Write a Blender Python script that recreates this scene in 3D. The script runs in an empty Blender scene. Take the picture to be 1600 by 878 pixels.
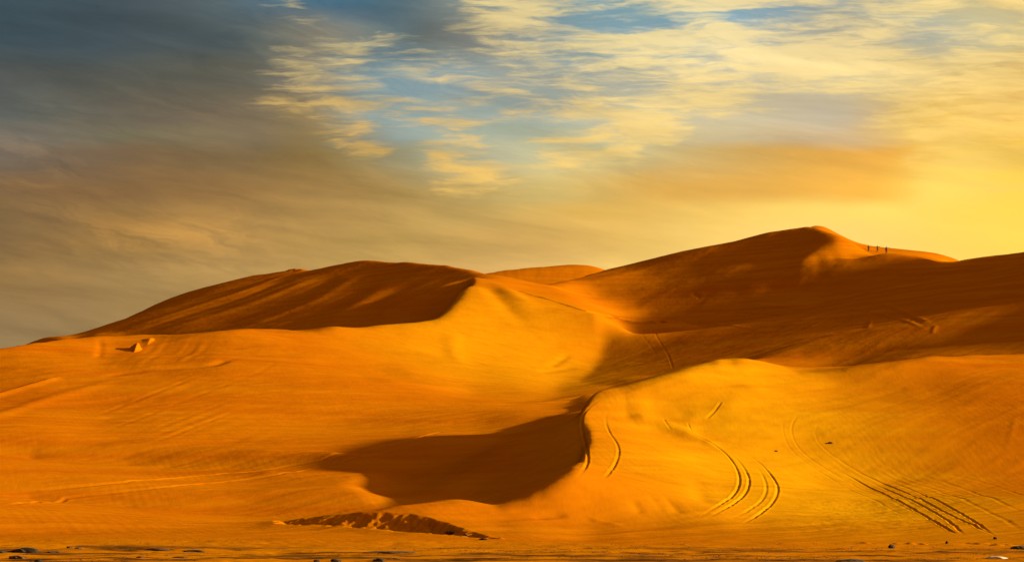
import bpy, bmesh, math, random
import numpy as np
from mathutils import Vector

# ------------------------------------------------------------------ scene
scene = bpy.context.scene
COL = scene.collection
random.seed(7)
RNG = np.random.default_rng(11)
F, VH, EYE = 2500.0, 798.0, 2.0          # focal length (photo pixels), horizon row, eye height (m)
SUN_EL, SUN_AZ = math.radians(13.0), math.radians(4.0)   # sun on the right, a touch to the camera's side
SUN = np.array([math.cos(SUN_EL) * math.cos(SUN_AZ), -math.cos(SUN_EL) * math.sin(SUN_AZ), math.sin(SUN_EL)])


def zof(v, y):
    return EYE + (VH - v) * y / F


# ------------------------------------------------------------------ survey of the dunes: (column, row, distance in m)
CRESTS = {
    'left_ridge': [(-600, 600, 195), (-300, 575, 208), (0, 543, 231), (60, 533, 239), (110, 527, 247), (160, 522, 250), (185, 524, 252),
                   (215, 519, 254), (235, 525, 256), (262, 529, 258), (300, 522, 261), (350, 518, 266), (440, 516, 274), (500, 515, 280), (560, 513, 287), (640, 507, 297),
                   (680, 500, 303), (700, 488, 311), (712, 472, 320), (728, 458, 331), (735, 445, 341), (738, 432, 350)],
    'back_sky': [(110, 527, 520), (200, 500, 512), (300, 466, 497), (320, 457, 494), (400, 430, 480), (440, 424, 470), (460, 421, 464),
                 (480, 423, 460), (530, 413, 448), (570, 404, 440), (600, 410, 432), (650, 410, 415), (700, 414, 398), (735, 422, 385), (760, 428, 382),
                 (800, 438, 386), (850, 446, 393), (900, 437, 406), (945, 421, 425), (1000, 404, 424), (1040, 396, 423), (1050, 394, 423),
                 (1100, 383, 422), (1150, 374, 421), (1200, 360, 420), (1240, 353, 419), (1262, 352, 418), (1275, 356, 417), (1300, 372, 413), (1316, 379, 410)],
    'band_sky': [(1262, 352, 432), (1285, 358, 436), (1310, 371, 438), (1340, 383, 441), (1380, 387, 444), (1440, 392, 446), (1470, 397, 448), (1490, 404, 449), (1530, 416, 452)],
    'front_ridge': [(1250, 412, 386), (1300, 405, 391), (1340, 399, 396), (1400, 403, 399), (1450, 406, 401), (1490, 409, 402), (1510, 404, 404),
                    (1540, 401, 406), (1560, 398, 407), (1600, 395, 408), (1700, 385, 410), (1900, 330, 410), (2300, 300, 405)],
    'far_sky': [(700, 440, 495), (745, 430, 500), (760, 425, 503), (820, 418, 508), (880, 413, 514), (915, 411, 516), (935, 416, 517), (960, 426, 518), (1000, 445, 520)],
    'near_ridge': [(540, 802, 114), (600, 797, 118), (700, 790, 124), (820, 778, 132.5), (870, 755, 137.5), (897, 735, 142), (911, 710, 147), (916, 690, 151),
                   (912, 668, 156), (905, 650, 161), (910, 638, 164), (922, 626, 168), (950, 612, 172), (1000, 600, 177), (1060, 585, 182), (1120, 571, 187),
                   (1180, 566, 190), (1230, 570, 190), (1330, 573, 192), (1450, 562, 197), (1600, 552, 200), (1800, 540, 205), (2300, 540, 205)],
}
LINES = {   # smooth guide lines, held tightly
    'saddle': [(738, 432, 350), (800, 452, 338), (870, 472, 325), (930, 492, 312)],
    'band_foot': [(1335, 392, 424), (1350, 397, 424), (1400, 402, 425), (1450, 407, 428), (1490, 412, 430)],
    'bank_top': [(430, 819, 120), (470, 810, 118.5), (520, 802, 117), (600, 798, 115.5), (640, 801, 115), (670, 806, 114), (700, 815, 112), (740, 828, 109), (790, 843, 103)],
    'right_sky': [(1606, 396, 406), (1606, 399, 395), (1606, 404, 380), (1606, 420, 350)],
    'berm': [(430, 820, 109), (520, 824, 105), (640, 834, 99), (760, 843, 95), (860, 850, 92), (960, 857, 88)],
}
SOFT = [
    (1050, 580, 240), (1050, 545, 265), (1200, 545, 265), (1200, 500, 300), (1200, 450, 340), (1200, 412, 375), (1400, 560, 255), (1400, 500, 305),
    (1400, 450, 345), (1600, 545, 255), (1600, 500, 300), (1600, 450, 345), (1180, 560, 245), (1000, 592, 230), (960, 600, 222),
    
    (880, 690, 163), (850, 740, 148), (850, 700, 165), (850, 660, 180), (850, 640, 190), (750, 755, 151), (750, 720, 166), (750, 690, 180), (750, 672, 190),
    (650, 730, 169), (650, 705, 182), 
    (550, 700, 205), 
    (700, 670, 205),  (850, 620, 215), (850, 580, 245), (850, 530, 275), (850, 490, 305),
    (950, 590, 228), (950, 540, 262), (950, 510, 295), 
    
    (950, 790, 122), (950, 740, 138), (950, 680, 156), (950, 640, 166), (1050, 800, 115), (760, 800, 121), (760, 818, 113), (700, 797, 119), (850, 800, 120), (1050, 760, 128), (1050, 700, 147), (1050, 640, 168), (1050, 600, 179),
    (1200, 820, 108), (1200, 760, 126), (1200, 700, 145), (1200, 640, 166), (1200, 600, 180), (1400, 820, 108), (1400, 760, 126), (1400, 700, 147),
    (1400, 640, 168), (1400, 600, 183), (1600, 820, 108), (1600, 760, 126), (1600, 700, 147), (1600, 640, 168), (1600, 590, 185), (2000, 820, 108), (2000, 700, 147), (2000, 600, 183),
    (1200, 848, 99), (1400, 848, 99), (1600, 846, 99), (0, 846, 101), (200, 846, 102),
    (600, 480, 370), (600, 440, 402), (500, 500, 380), (500, 450, 425), (400, 500, 405), (400, 460, 445), (300, 505, 450), (200, 515, 480), (680, 480, 358), (680, 440, 384), (570, 508, 350),
    (1050, 450, 350), (1050, 420, 388), (950, 460, 345), (880, 455, 360), (1120, 420, 385),
]
DDEPTH = [(1420, 500, 285), (1420, 470, 315), (1420, 440, 345), (1420, 416, 380), (1500, 500, 285), (1500, 470, 312), (1500, 442, 345), (1500, 420, 380), (1580, 500, 280), (1580, 462, 315), (1580, 432, 345), (1580, 412, 380), (1440, 424, 372), (1480, 424, 380), (1540, 418, 380), (1440, 410, 392), (1480, 414, 394), (1540, 408, 394)]
HOLLOW = [(520, 760, 149), (520, 742, 159), (520, 702, 170), (555, 762, 152), (470, 757, 155), (470, 735, 165), (420, 765, 147), (420, 730, 160), (420, 702, 173), (600, 790, 144), (600, 772, 154), (600, 750, 162), (600, 722, 171),
          (700, 783, 141), (700, 758, 152), (700, 720, 166), (650, 789, 143), (650, 765, 155)]
EDEPTH = [
          (200, 800, 142), (200, 740, 170), (50, 800, 142), (50, 740, 170), (-300, 800, 142), (-300, 740, 170), (350, 790, 143), (300, 740, 165),
          (620, 600, 243), (620, 560, 262), (620, 530, 280), (500, 600, 225), (500, 560, 245), (500, 530, 268), (700, 600, 245), (700, 560, 268), (700, 520, 290), (400, 600, 220), (400, 560, 242), (400, 530, 262), (250, 600, 222), (250, 560, 240), (100, 600, 215), (100, 560, 232)]
HIDDEN = [(70, 45, 520), (30, 42, 520), (90, 46, 500), (60, 44, 480), (500, 26, 312), (300, 24, 300), (640, 29, 325), (150, 22, 290), (0, 20, 290), (300, 34, 370), (150, 32, 380), (0, 30, 400), (-200, 28, 400), (0, 30, 520), (-200, 25, 520), (1180, 17.5, 214), (1330, 19, 214), (1600, 21, 222), (1050, 15, 208), (1000, 14, 204),
          (850, 52, 440), (760, 50, 440), (950, 55, 455), (1400, 63, 412), (1460, 63, 415), (1600, 60, 450), (1540, 60, 450), (1660, 60, 450), (1600, 50, 500)]

# how strongly each patch of sand faces the sun, read off the photograph (1 = square on)
REG_E = [(-40, 560), (0, 543), (110, 527), (160, 522), (185, 524), (215, 519), (262, 530), (300, 522), (440, 517), (560, 514), (640, 508), (680, 501), (700, 489), (712, 473), (728, 459), (738, 433),
         (800, 452), (870, 472), (932, 492), (945, 530), (930, 570), (900, 600), (1000, 603), (850, 652), (700, 694), (520, 752), (565, 775), (575, 797), (430, 819), (0, 835), (-40, 835)]
SH_E = [(738, 450, .45), (760, 480, .47), (720, 520, .47), (680, 530, .45), (600, 540, .42), (800, 500, .45), (850, 540, .45), (900, 540, .45), (700, 600, .42), (600, 600, .38),
        (500, 560, .38), (500, 620, .35), (400, 560, .33), (850, 590, .42), (780, 620, .33), (700, 660, .27), (600, 680, .26), (400, 650, .33), (450, 600, .33), (300, 610, .3),
        (300, 560, .24), (200, 565, .23), (100, 560, .32), (50, 590, .25), (150, 540, .38), (60, 550, .33), (0, 580, .24), (100, 620, .33), (200, 650, .28), (100, 680, .35), (50, 740, .35),
        (200, 740, .33), (300, 720, .3), (400, 720, .27), (450, 760, .22), (500, 780, .25), (300, 780, .33), (100, 790, .33), (550, 720, .23), (650, 690, .22), (780, 660, .2), (900, 612, .18), (530, 525, .44), (440, 530, .4)]
REG_C = [(630, 796), (700, 790), (820, 778), (870, 756), (897, 736), (911, 711), (916, 690), (912, 668), (906, 650), (911, 638), (923, 627), (950, 613), (1000, 601), (1060, 586), (1120, 572),
         (1180, 567), (1330, 574), (1450, 563), (1600, 553), (1640, 551), (1640, 845), (1000, 850), (800, 838), (770, 830), (720, 808), (680, 801)]
SH_C = [(650, 798, .40), (700, 797, .41), (760, 792, .42), (820, 787, .43), (760, 806, .36), (820, 804, .36), (900, 760, .5), (950, 720, .48), (945, 660, .45), (1000, 630, .5), (1080, 600, .47), (1160, 580, .5), (1000, 695, .53), (1060, 715, .54), (1085, 745, .52), (1000, 770, .47), (985, 640, .53), (1010, 650, .52),
        (1100, 650, .38), (1050, 652, .36), (1060, 668, .40), (1110, 682, .41), (1160, 695, .43), (1130, 640, .40), (1130, 600, .50), (1080, 630, .42), (1180, 620, .42), (1250, 600, .4), (1200, 680, .45), (1230, 750, .45), (1150, 800, .42), (1300, 780, .38), (1300, 680, .35), (1350, 620, .3), (1400, 580, .35), (1400, 610, .25),
        (1500, 600, .22), (1500, 570, .35), (1400, 680, .3), (1500, 700, .28), (1550, 650, .25), (1450, 740, .26), (1400, 800, .26), (1550, 780, .25), (1300, 830, .235), (1200, 835, .24), (1050, 835, .24), (1450, 835, .23), (1600, 835, .23), (1120, 838, .24), (900, 815, .36), (800, 822, .26),
        (860, 795, .37), (950, 838, .235)]
REG_S = [(745, 783), (820, 777), (868, 755), (895, 735), (909, 710), (914, 690), (910, 668), (903, 650), (852, 652), (780, 690)]
SH_S = [(850, 700, -.12), (800, 740, -.12), (700, 740, -.07), (650, 770, -.04), (800, 690, -.06), (600, 755, -.01), (880, 670, -.1), (700, 705, .0), (780, 675, .0)]
REG_D = [(935, 494), (1000, 503), (1050, 506), (1000, 470), (900, 440), (945, 422), (1000, 405), (1100, 384), (1200, 361), (1262, 354), (1300, 372), (1316, 380), (1270, 398), (1250, 412), (1340, 400), (1400, 404), (1490, 410),
         (1520, 404), (1600, 396), (1640, 393), (1640, 548), (1450, 560), (1330, 571), (1180, 563), (1060, 582), (1000, 598), (905, 598), (935, 568), (948, 530)]
SH_D = [(1450, 414, -.04), (1500, 416, -.04), (1540, 410, -.03), (1420, 412, -.04), (1100, 415, -0.048), (1000, 455, 0.082), (1050, 400, -0.048), (1200, 385, -0.048), (1300, 440, -0.058), (1280, 378, -0.118), (1295, 378, -0.118), (1262, 396, -0.098), (1240, 372, -0.098), (1400, 430, -0.018), (1500, 440, 0.032), (1550, 500, 0.082), (1100, 480, 0.012), (1050, 540, 0.012), (1200, 520, 0.002),
        (1400, 520, 0.042), (1500, 540, 0.102), (1300, 550, 0.042), (970, 560, 0.042), (1200, 440, -0.038), (960, 445, 0.142), (1080, 420, 0.032), (1580, 410, -0.038), (1180, 410, 0.032)]
REG_F = [(125, 526), (200, 501), (300, 467), (400, 431), (440, 425), (480, 424), (530, 414), (570, 406), (650, 412), (700, 415), (735, 424), (737, 432), (728, 456), (712, 470), (700, 486), (680, 498), (640, 505), (560, 511), (440, 514), (300, 520), (262, 526), (200, 520)]
SH_F = [(300, 490, .04), (400, 450, .045), (400, 495, .02), (500, 440, .035), (500, 490, .02), (600, 430, .02), (600, 480, .01), (680, 430, .0), (690, 460, -.04), (650, 490, -.03), (640, 468, .03), (690, 448, .04), (590, 494, .03), (620, 412, -.04), (700, 420, -.04), (220, 510, .03)]
REG_L = [(1316, 380), (1336, 391), (1346, 398), (1300, 404), (1252, 411), (1280, 396)]
SH_L = [(1310, 395, .42), (1330, 395, .42), (1280, 402, .36)]
REG_P = [(-40, 832), (430, 824), (640, 838), (960, 859), (1100, 853), (1640, 848), (1640, 862), (-40, 862)]
SH_P = [(200, 850, .235), (1300, 855, .24)]
REGIONS = [(REG_P, SH_P), (REG_E, SH_E), (REG_C, SH_C), (REG_S, SH_S), (REG_D, SH_D), (REG_F, SH_F), (REG_L, SH_L)]


# ------------------------------------------------------------------ dune solver (thin plate + survey + sun-facing slopes)
A0, A1 = (-620 - 800) / F, (2320 - 800) / F
T0, T1 = math.log(45.0), math.log(640.0)


def densify(pts, step):
    out = []
    for (p, q) in zip(pts[:-1], pts[1:]):
        n = max(1, int(max(abs(q[0] - p[0]), abs(q[1] - p[1])) / step))
        for k in range(n):
            s = k / n
            out.append(tuple(a + (b - a) * s for a, b in zip(p, q)))
    out.append(tuple(pts[-1]))
    return out


def inside(poly, U, V):
    m = np.zeros(U.shape, bool)
    n = len(poly)
    for i in range(n):
        (x1, y1), (x2, y2) = poly[i], poly[(i + 1) % n]
        if y1 == y2:
            continue
        c = ((y1 > V) != (y2 > V)) & (U < (x2 - x1) * (V - y1) / (y2 - y1) + x1)
        m ^= c
    return m


def shade_targets():
    us = np.arange(-40, 1641, 6.0)
    vs = np.arange(340, 861, 4.0)
    U, V = np.meshgrid(us, vs)
    T = np.full(U.shape, np.nan)
    for poly, smp in REGIONS:
        m = inside(poly, U, V)
        S = np.array(smp, float)
        if smp is SH_E or smp is SH_C:          # a little more relief than the eye reads
            S[:, 2] = .35 + (S[:, 2] - .35) * 1.25
        d2 = ((U[m][:, None] - S[:, 0]) ** 2 + (1.6 * (V[m][:, None] - S[:, 1])) ** 2) + 200.0
        w = d2 ** -1.6
        T[m] = (w * S[:, 2]).sum(1) / w.sum(1)
    return us, vs, T


TU, TV, TT = shade_targets()


low_by = lambda y: float(np.interp(y, [240, 285, 330, 350, 400], [8.0, 7.0, 5.0, 2.5, 2.0]))


def anchors():
    P = []
    for name, pts in CRESTS.items():
        for (u, v, y) in densify(pts, 6):
            P.append(((u - 800) / F, y, zof(v, y), 3.0 if name == 'near_ridge' and u < 830 else 1.5))
    for name, pts in LINES.items():
        for (u, v, y) in densify(pts, 8):
            P.append(((u - 800) / F, y, zof(v, y), 1.2))
    for (u, v, y) in SOFT:
        P.append(((u - 800) / F, y, zof(v, y), 0.35 if u > 1640 else 0.07))
    for (u, v, y) in DDEPTH:
        P.append(((u - 800) / F, y, zof(v, y), .13))
    for (u, v, y) in HOLLOW:
        P.append(((u - 800) / F, y, zof(v, y), .7))
    for (u, z, y) in ((600, 1.2, 130), (650, 1.2, 132), (700, 1.5, 134), (760, 2.0, 136.5)):
        P.append(((u - 800) / F, y, z, .5))
    for (u, v, y) in EDEPTH:
        P.append(((u - 800) / F, y, zof(v, y), .22))
    for (u, z, y) in HIDDEN:
        P.append(((u - 800) / F, y, z, 0.6))
    # unseen high flank on the right, added and shaped to shade the big dune: (distance, height)
    for (y, z) in ((205, 22), (220, 37), (230, 42), (240, 46.5), (250, 50), (260, 53), (270, 57), (280, 60), (300, 68.5), (315, 74), (330, 78), (345, 82), (360, 85), (375, 86), (390, 86), (405, 86), (420, 87)):
        P.append((.5, y, z - low_by(y), .5))
        P.append((.6, y, z - low_by(y) - 1, .4))
    for y in (46, 55, 64, 73, 82, 90):
        for u in range(-600, 2301, 50):
            P.append(((u - 800) / F, y, 0.0, 1.5 if y < 80 else .5))
    for name in ('back_sky', 'far_sky', 'band_sky', 'front_ridge'):      # lee sides fall away behind the skyline
        for (u, v, y) in densify(CRESTS[name], 40):
            z = zof(v, y)
            if name in ('back_sky', 'front_ridge') and 740 < u < 1530:
                continue
            for k, dz in ((1.05, 3.0), (1.12, 9.0)):
                if y * k < 630:
                    P.append(((u - 800) / F, y * k, z - dz, 0.25))
    for (u, v, y) in densify(CRESTS['left_ridge'], 20):
        if u < 705:
            for k, dz in ((4, 1.6), (11, 4.5), (20, 7.0)):
                P.append(((u - 800) / F, y + k, zof(v, y) - dz, 0.5))
    for (u, v, y) in densify(CRESTS['near_ridge'], 20):
        if u > 960:
            for k, dz in ((4, 1.0), (9, 2.2)):
                P.append(((u - 800) / F, y + k, zof(v, y) - dz, 0.5))
    for (u, v, y) in densify(CRESTS['back_sky'], 15):
        if 950 < u < 1245:
            for k, dz in ((6, 1.5), (16, 5.0), (30, 11.0)):
                P.append(((u - 800) / F, y + k, zof(v, y) - dz, .5))
    for u in range(-600, 2301, 100):
        P.append(((u - 800) / F, 630, 22.0, 0.4))
    return np.array(P)


ANC = anchors()


def seen_zone(u, y):
    """where the sand lies open to the camera (not in a hollow behind a crest)"""
    cr = {k: np.array(v) for k, v in CRESTS.items()}
    nr, lr, bs = cr['near_ridge'], cr['left_ridge'], cr['back_sky']
    n1 = np.where(u > 905, np.interp(u, nr[9:, 0], nr[9:, 2]), 1e4)
    hid = (y > n1 - 4) & (y < n1 + np.interp(u, [905, 950, 1060], [5, 30, 42]))
    l1 = np.where(u < 742, np.interp(u, lr[:, 0], lr[:, 2]), 1e4)
    hid |= (y > l1 - 5) & (y < np.interp(u, [-600, 0, 110, 300, 500, 640, 738], [900, 900, 480, 435, 362, 345, 350]))
    hid |= y > np.interp(u, [100, 570, 760, 850, 945, 1262, 1316, 1600], [510, 430, 375, 385, 397, 420, 380, 390])
    hid |= (u > 390) & (u < 990) & (y < 130)
    hid |= (u > 560) & (u < 800) & (y < 150)
    hid |= (u > 860) & (u < 1000) & (y > 120) & (y < 175)
    hid |= (u < -80) | (u > 1680) | (y < 100)
    return ~hid


def upsample(z, ni, nj):
    i = np.linspace(0, z.shape[0] - 1, ni)
    j = np.linspace(0, z.shape[1] - 1, nj)
    i0 = np.minimum(i.astype(int), z.shape[0] - 2); fi = (i - i0)[:, None]
    j0 = np.minimum(j.astype(int), z.shape[1] - 2); fj = (j - j0)[None]
    a = z[i0] * (1 - fi) + z[i0 + 1] * fi
    return a[:, j0] * (1 - fj) + a[:, j0 + 1] * fj


def solve_level(z, ni, nj, iters, use_shade, ws=0.02, wi=9000.0):
    a = np.linspace(A0, A1, nj); t = np.linspace(T0, T1, ni)
    da, dt = a[1] - a[0], t[1] - t[0]
    y = np.exp(t)[:, None]
    iy = 1.0 / y
    # creases
    cm = np.ones((ni, nj))
    for name, pts in CRESTS.items():
        for (u, v, yy) in densify(pts, 1.5):
            soft_c = 0.06 if name in ('near_ridge', 'bank_top') or (name == 'left_ridge' and u > 250) else 0.25
            i = (math.log(yy) - T0) / dt; j = ((u - 800) / F - A0) / da
            i0, j0 = int(round(i)), int(round(j))
            if 0 <= i0 < ni and 0 <= j0 < nj:
                cm[max(i0 - 1, 0):i0 + 2, j0] = soft_c
                cm[i0, max(j0 - 1, 0):j0 + 2] = soft_c
    area = da * dt
    wxx = ws * area * cm[:, 1:-1] * (iy / da ** 2) ** 2
    wtt = ws * area * cm[1:-1] * (iy[1:-1] / dt ** 2) ** 2
    cc = np.minimum(np.minimum(cm[1:, 1:], cm[:-1, 1:]), np.minimum(cm[1:, :-1], cm[:-1, :-1]))
    yc = 0.5 * (y[1:] + y[:-1])
    wxt = ws * area * 2 * cc * (1 / (yc * da * dt)) ** 2
    # survey points
    ai = (np.log(ANC[:, 1]) - T0) / dt; aj = (ANC[:, 0] - A0) / da
    ok = (ai >= 0) & (ai < ni - 1) & (aj >= 0) & (aj < nj - 1)
    ai, aj, P = ai[ok], aj[ok], ANC[ok]
    i0, j0 = ai.astype(int), aj.astype(int); fi, fj = ai - i0, aj - j0
    idx = np.stack([i0 * nj + j0, i0 * nj + j0 + 1, (i0 + 1) * nj + j0, (i0 + 1) * nj + j0 + 1])
    wt = np.stack([(1 - fi) * (1 - fj), (1 - fi) * fj, fi * (1 - fj), fi * fj])
    wa = (P[:, 3] * F / P[:, 1] / 10.0) ** 2
    zt = P[:, 2]
    # slopes toward the sun
    ac = 0.5 * (a[1:] + a[:-1])[None]
    ka = SUN[0] / yc / da - SUN[1] * ac / yc / da       # multiplies the lateral difference
    kt = SUN[1] / yc / dt * np.ones_like(ac)            # multiplies the distance difference
    wsh = np.zeros((ni - 1, nj - 1)); rsh = np.zeros_like(wsh)
    if use_shade:
        zc = 0.25 * (z[1:, 1:] + z[:-1, 1:] + z[1:, :-1] + z[:-1, :-1])
        v = VH - F * (zc - EYE) / yc
        rm = np.minimum.accumulate(v, axis=0)
        vis = np.ones_like(v, bool); vis[1:] = v[1:] <= rm[:-1] + 0.6
        u = ac * F + 800 + 0 * v
        iu = np.round((u - TU[0]) / (TU[1] - TU[0])).astype(int); iv = np.round((v - TV[0]) / (TV[1] - TV[0])).astype(int)
        good = vis & (iu >= 0) & (iu < len(TU)) & (iv >= 0) & (iv < len(TV))
        I = np.full(v.shape, np.nan)
        I[good] = TT[iv[good], iu[good]]
        good &= ~np.isnan(I) & (cc > 0.2)
        da_ = 0.5 * ((z[1:, 1:] - z[1:, :-1]) + (z[:-1, 1:] - z[:-1, :-1])) / da
        dt_ = 0.5 * ((z[1:, 1:] - z[:-1, 1:]) + (z[1:, :-1] - z[:-1, :-1])) / dt
        zx = da_ / yc; zy = (dt_ - ac * da_) / yc
        n = np.sqrt(1 + zx ** 2 + zy ** 2)
        r = SUN[2] - I * n
        wsh[good] = wi * area
        rsh[good] = r[good]

    # sand seen from the road must not fold behind itself
    ratio = 0.08
    wmo = np.zeros((ni - 1, nj)); rmo = np.zeros((ni - 1, nj))
    ym = np.exp(0.5 * (t[1:] + t[:-1]))[:, None]
    if use_shade:
        g_ = (z[1:] - z[:-1]) / dt - 0.5 * (z[1:] + z[:-1]) + EYE
        act = (g_ < ratio * ym) & seen_zone(a * F + 800, ym)
        wmo[act] = 20.0 * area
        wmo /= ym ** 2 / 100.0
        rmo = (ratio * ym - EYE) * np.ones((1, nj))

    def mono_op(q):
        return (q[1:] - q[:-1]) / dt - 0.5 * (q[1:] + q[:-1])

    def mono_adj(r):
        o = np.zeros((ni, nj))
        o[1:] += r / dt - 0.5 * r
        o[:-1] += -r / dt - 0.5 * r
        return o

    def shade_op(q):
        return ka * 0.5 * ((q[1:, 1:] - q[1:, :-1]) + (q[:-1, 1:] - q[:-1, :-1])) + kt * 0.5 * ((q[1:, 1:] - q[:-1, 1:]) + (q[1:, :-1] - q[:-1, :-1]))

    def shade_adj(r):
        o = np.zeros((ni, nj))
        p = 0.5 * ka * r; q = 0.5 * kt * r
        o[1:, 1:] += p + q
        o[1:, :-1] += -p + q
        o[:-1, 1:] += p - q
        o[:-1, :-1] += -p - q
        return o

    def A(q):
        o = np.zeros((ni, nj))
        r = wxx * (q[:, 2:] - 2 * q[:, 1:-1] + q[:, :-2])
        o[:, 2:] += r; o[:, :-2] += r; o[:, 1:-1] -= 2 * r
        r = wtt * (q[2:] - 2 * q[1:-1] + q[:-2])
        o[2:] += r; o[:-2] += r; o[1:-1] -= 2 * r
        r = wxt * (q[1:, 1:] - q[1:, :-1] - q[:-1, 1:] + q[:-1, :-1])
        o[1:, 1:] += r; o[1:, :-1] -= r; o[:-1, 1:] -= r; o[:-1, :-1] += r
        s = (wt * q.ravel()[idx]).sum(0) * wa
        o += np.bincount(idx.ravel(), weights=(wt * s).ravel(), minlength=ni * nj).reshape(ni, nj)
        if use_shade:
            o += shade_adj(wsh * shade_op(q)) + mono_adj(wmo * mono_op(q))
        o += 1e-9 * q
        return o

    b = np.bincount(idx.ravel(), weights=(wt * (wa * zt)).ravel(), minlength=ni * nj).reshape(ni, nj)
    if use_shade:
        b += shade_adj(wsh * rsh) + mono_adj(wmo * rmo)
    # diagonal preconditioner
    D = np.zeros((ni, nj))
    D[:, 2:] += wxx; D[:, :-2] += wxx; D[:, 1:-1] += 4 * wxx
    D[2:] += wtt; D[:-2] += wtt; D[1:-1] += 4 * wtt
    D[1:, 1:] += wxt; D[1:, :-1] += wxt; D[:-1, 1:] += wxt; D[:-1, :-1] += wxt
    D += np.bincount(idx.ravel(), weights=(wt ** 2 * wa).ravel(), minlength=ni * nj).reshape(ni, nj)
    if use_shade:
        w1 = wsh * (0.5 * (ka + kt)) ** 2; w2 = wsh * (0.5 * (ka - kt)) ** 2
        D[1:] += wmo * (1 / dt - .5) ** 2; D[:-1] += wmo * (1 / dt + .5) ** 2
        D[1:, 1:] += w1; D[:-1, :-1] += w1; D[1:, :-1] += w2; D[:-1, 1:] += w2
    M = 1.0 / (D + 1e-9)
    r = b - A(z)
    p = M * r
    rz = (r * p).sum()
    for _ in range(iters):
        Ap = A(p)
        al = rz / ((p * Ap).sum() + 1e-30)
        z = z + al * p
        r = r - al * Ap
        q = M * r
        rn = (r * q).sum()
        p = q + (rn / (rz + 1e-30)) * p
        rz = rn
    return z


def solve_dunes():
    ni, nj = 50, 62
    z = np.zeros((ni, nj)) + 10.0
    z = solve_level(z, ni, nj, 900, False)
    for k in range(2):
        z = solve_level(z, ni, nj, 300, True)
    for (ni, nj, it, rep) in ((100, 123, 350, 2), (200, 245, 350, 2), (420, 700, 200, 2)):
        z = upsample(z, ni, nj)
        for k in range(rep):
            z = solve_level(z, ni, nj, it, True)
    for k in range(2):      # wind-softened: a light binomial pass
        z[1:-1] = .25 * z[:-2] + .5 * z[1:-1] + .25 * z[2:]
        z[:, 1:-1] = .25 * z[:, :-2] + .5 * z[:, 1:-1] + .25 * z[:, 2:]
    return z


ZG = solve_dunes()


# ------------------------------------------------------------------ fine terrain mesh on a fan of sight-line columns
def taps(pos, n):
    i = np.clip(np.floor(pos).astype(int), 1, n - 3)
    f = np.clip(pos - i, -1, 2)
    w = np.stack([-0.5 * f + f ** 2 - 0.5 * f ** 3, 1 - 2.5 * f ** 2 + 1.5 * f ** 3, 0.5 * f + 2 * f ** 2 - 1.5 * f ** 3, -0.5 * f ** 2 + 0.5 * f ** 3])
    return i, w


def sample_grid(z, tt, aa):
    """separable cubic resample of the solver grid"""
    ni, nj = z.shape
    pi = np.clip((tt - T0) / (T1 - T0) * (ni - 1), 0, ni - 1); pj = np.clip((aa - A0) / (A1 - A0) * (nj - 1), 0, nj - 1)
    i, w = taps(pi, ni)
    q = sum(w[k][:, None] * z[i - 1 + k] for k in range(4))
    j, w = taps(pj, nj)
    return sum(w[k][None] * q[:, j - 1 + k] for k in range(4))


side = np.concatenate([np.linspace(0, 1, 50) ** 1.6])
U_mid = np.arange(-70, 1671, 1.35)
U_left = -70 - (side[1:][::-1]) * 8500
U_right = U_mid[-1] + (side[1:]) * 8500
UU = np.concatenate([U_left, U_mid, U_right])
AA = (UU - 800) / F
# extra side columns for the off-frame dunes, the right one added for its shade
extra = np.concatenate([np.arange(1680, 2400, 9.0), np.arange(-600, -75, 14.0)])
UU = np.unique(np.concatenate([UU, extra])); AA = (UU - 800) / F
Y = np.concatenate([np.linspace(1.5, 40, 40), np.exp(np.linspace(math.log(41), math.log(84), 170)), np.exp(np.linspace(math.log(84.2), math.log(200), 900)), np.exp(np.linspace(math.log(200.4), math.log(215), 50)),
                    np.exp(np.linspace(math.log(215.6), math.log(470), 330)), np.exp(np.linspace(math.log(472), math.log(640), 40)), np.exp(np.linspace(math.log(660), math.log(7000), 40))])
NI, NJ = len(Y), len(UU)
Z = sample_grid(ZG, np.log(Y), AA)
Z[Y < 46] = 0.0


def sstep(x, a, b):
    x = np.clip((x - a) / (b - a), 0, 1)
    return x * x * (3 - 2 * x)


# beyond the surveyed area the dunes run out into low sand
fadeU = 1 - sstep(np.abs(UU - 850), 1440, 4200)
fadeY = 1 - sstep(np.log(Y), math.log(560), math.log(1500))
Z = Z * fadeU[None] * fadeY[:, None]
X = Y[:, None] * AA[None]
YY = np.repeat(Y[:, None], NJ, 1)


def vnoise(x, y, seed):
    """smooth value noise in -1..1"""
    tab = np.random.default_rng(seed).random((256, 256)) * 2 - 1
    xi = np.floor(x).astype(int); yi = np.floor(y).astype(int)
    fx = x - xi; fy = y - yi
    fx = fx * fx * fx * (fx * (fx * 6 - 15) + 10); fy = fy * fy * fy * (fy * (fy * 6 - 15) + 10)
    x0, x1, y0, y1 = xi & 255, (xi + 1) & 255, yi & 255, (yi + 1) & 255
    return (tab[y0, x0] * (1 - fx) + tab[y0, x1] * fx) * (1 - fy) + (tab[y1, x0] * (1 - fx) + tab[y1, x1] * fx) * fy


def fbm(x, y, seed, octv=3, gain=.5):
    s, a = 0, 1.0
    for k in range(octv):
        s = s + a * vnoise(x * 2 ** k + 17.3 * k, y * 2 ** k - 9.1 * k, seed + k)
        a *= gain
    return s


VI = VH - F * (Z - EYE) / YY
RM = np.minimum.accumulate(VI, axis=0)


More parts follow.
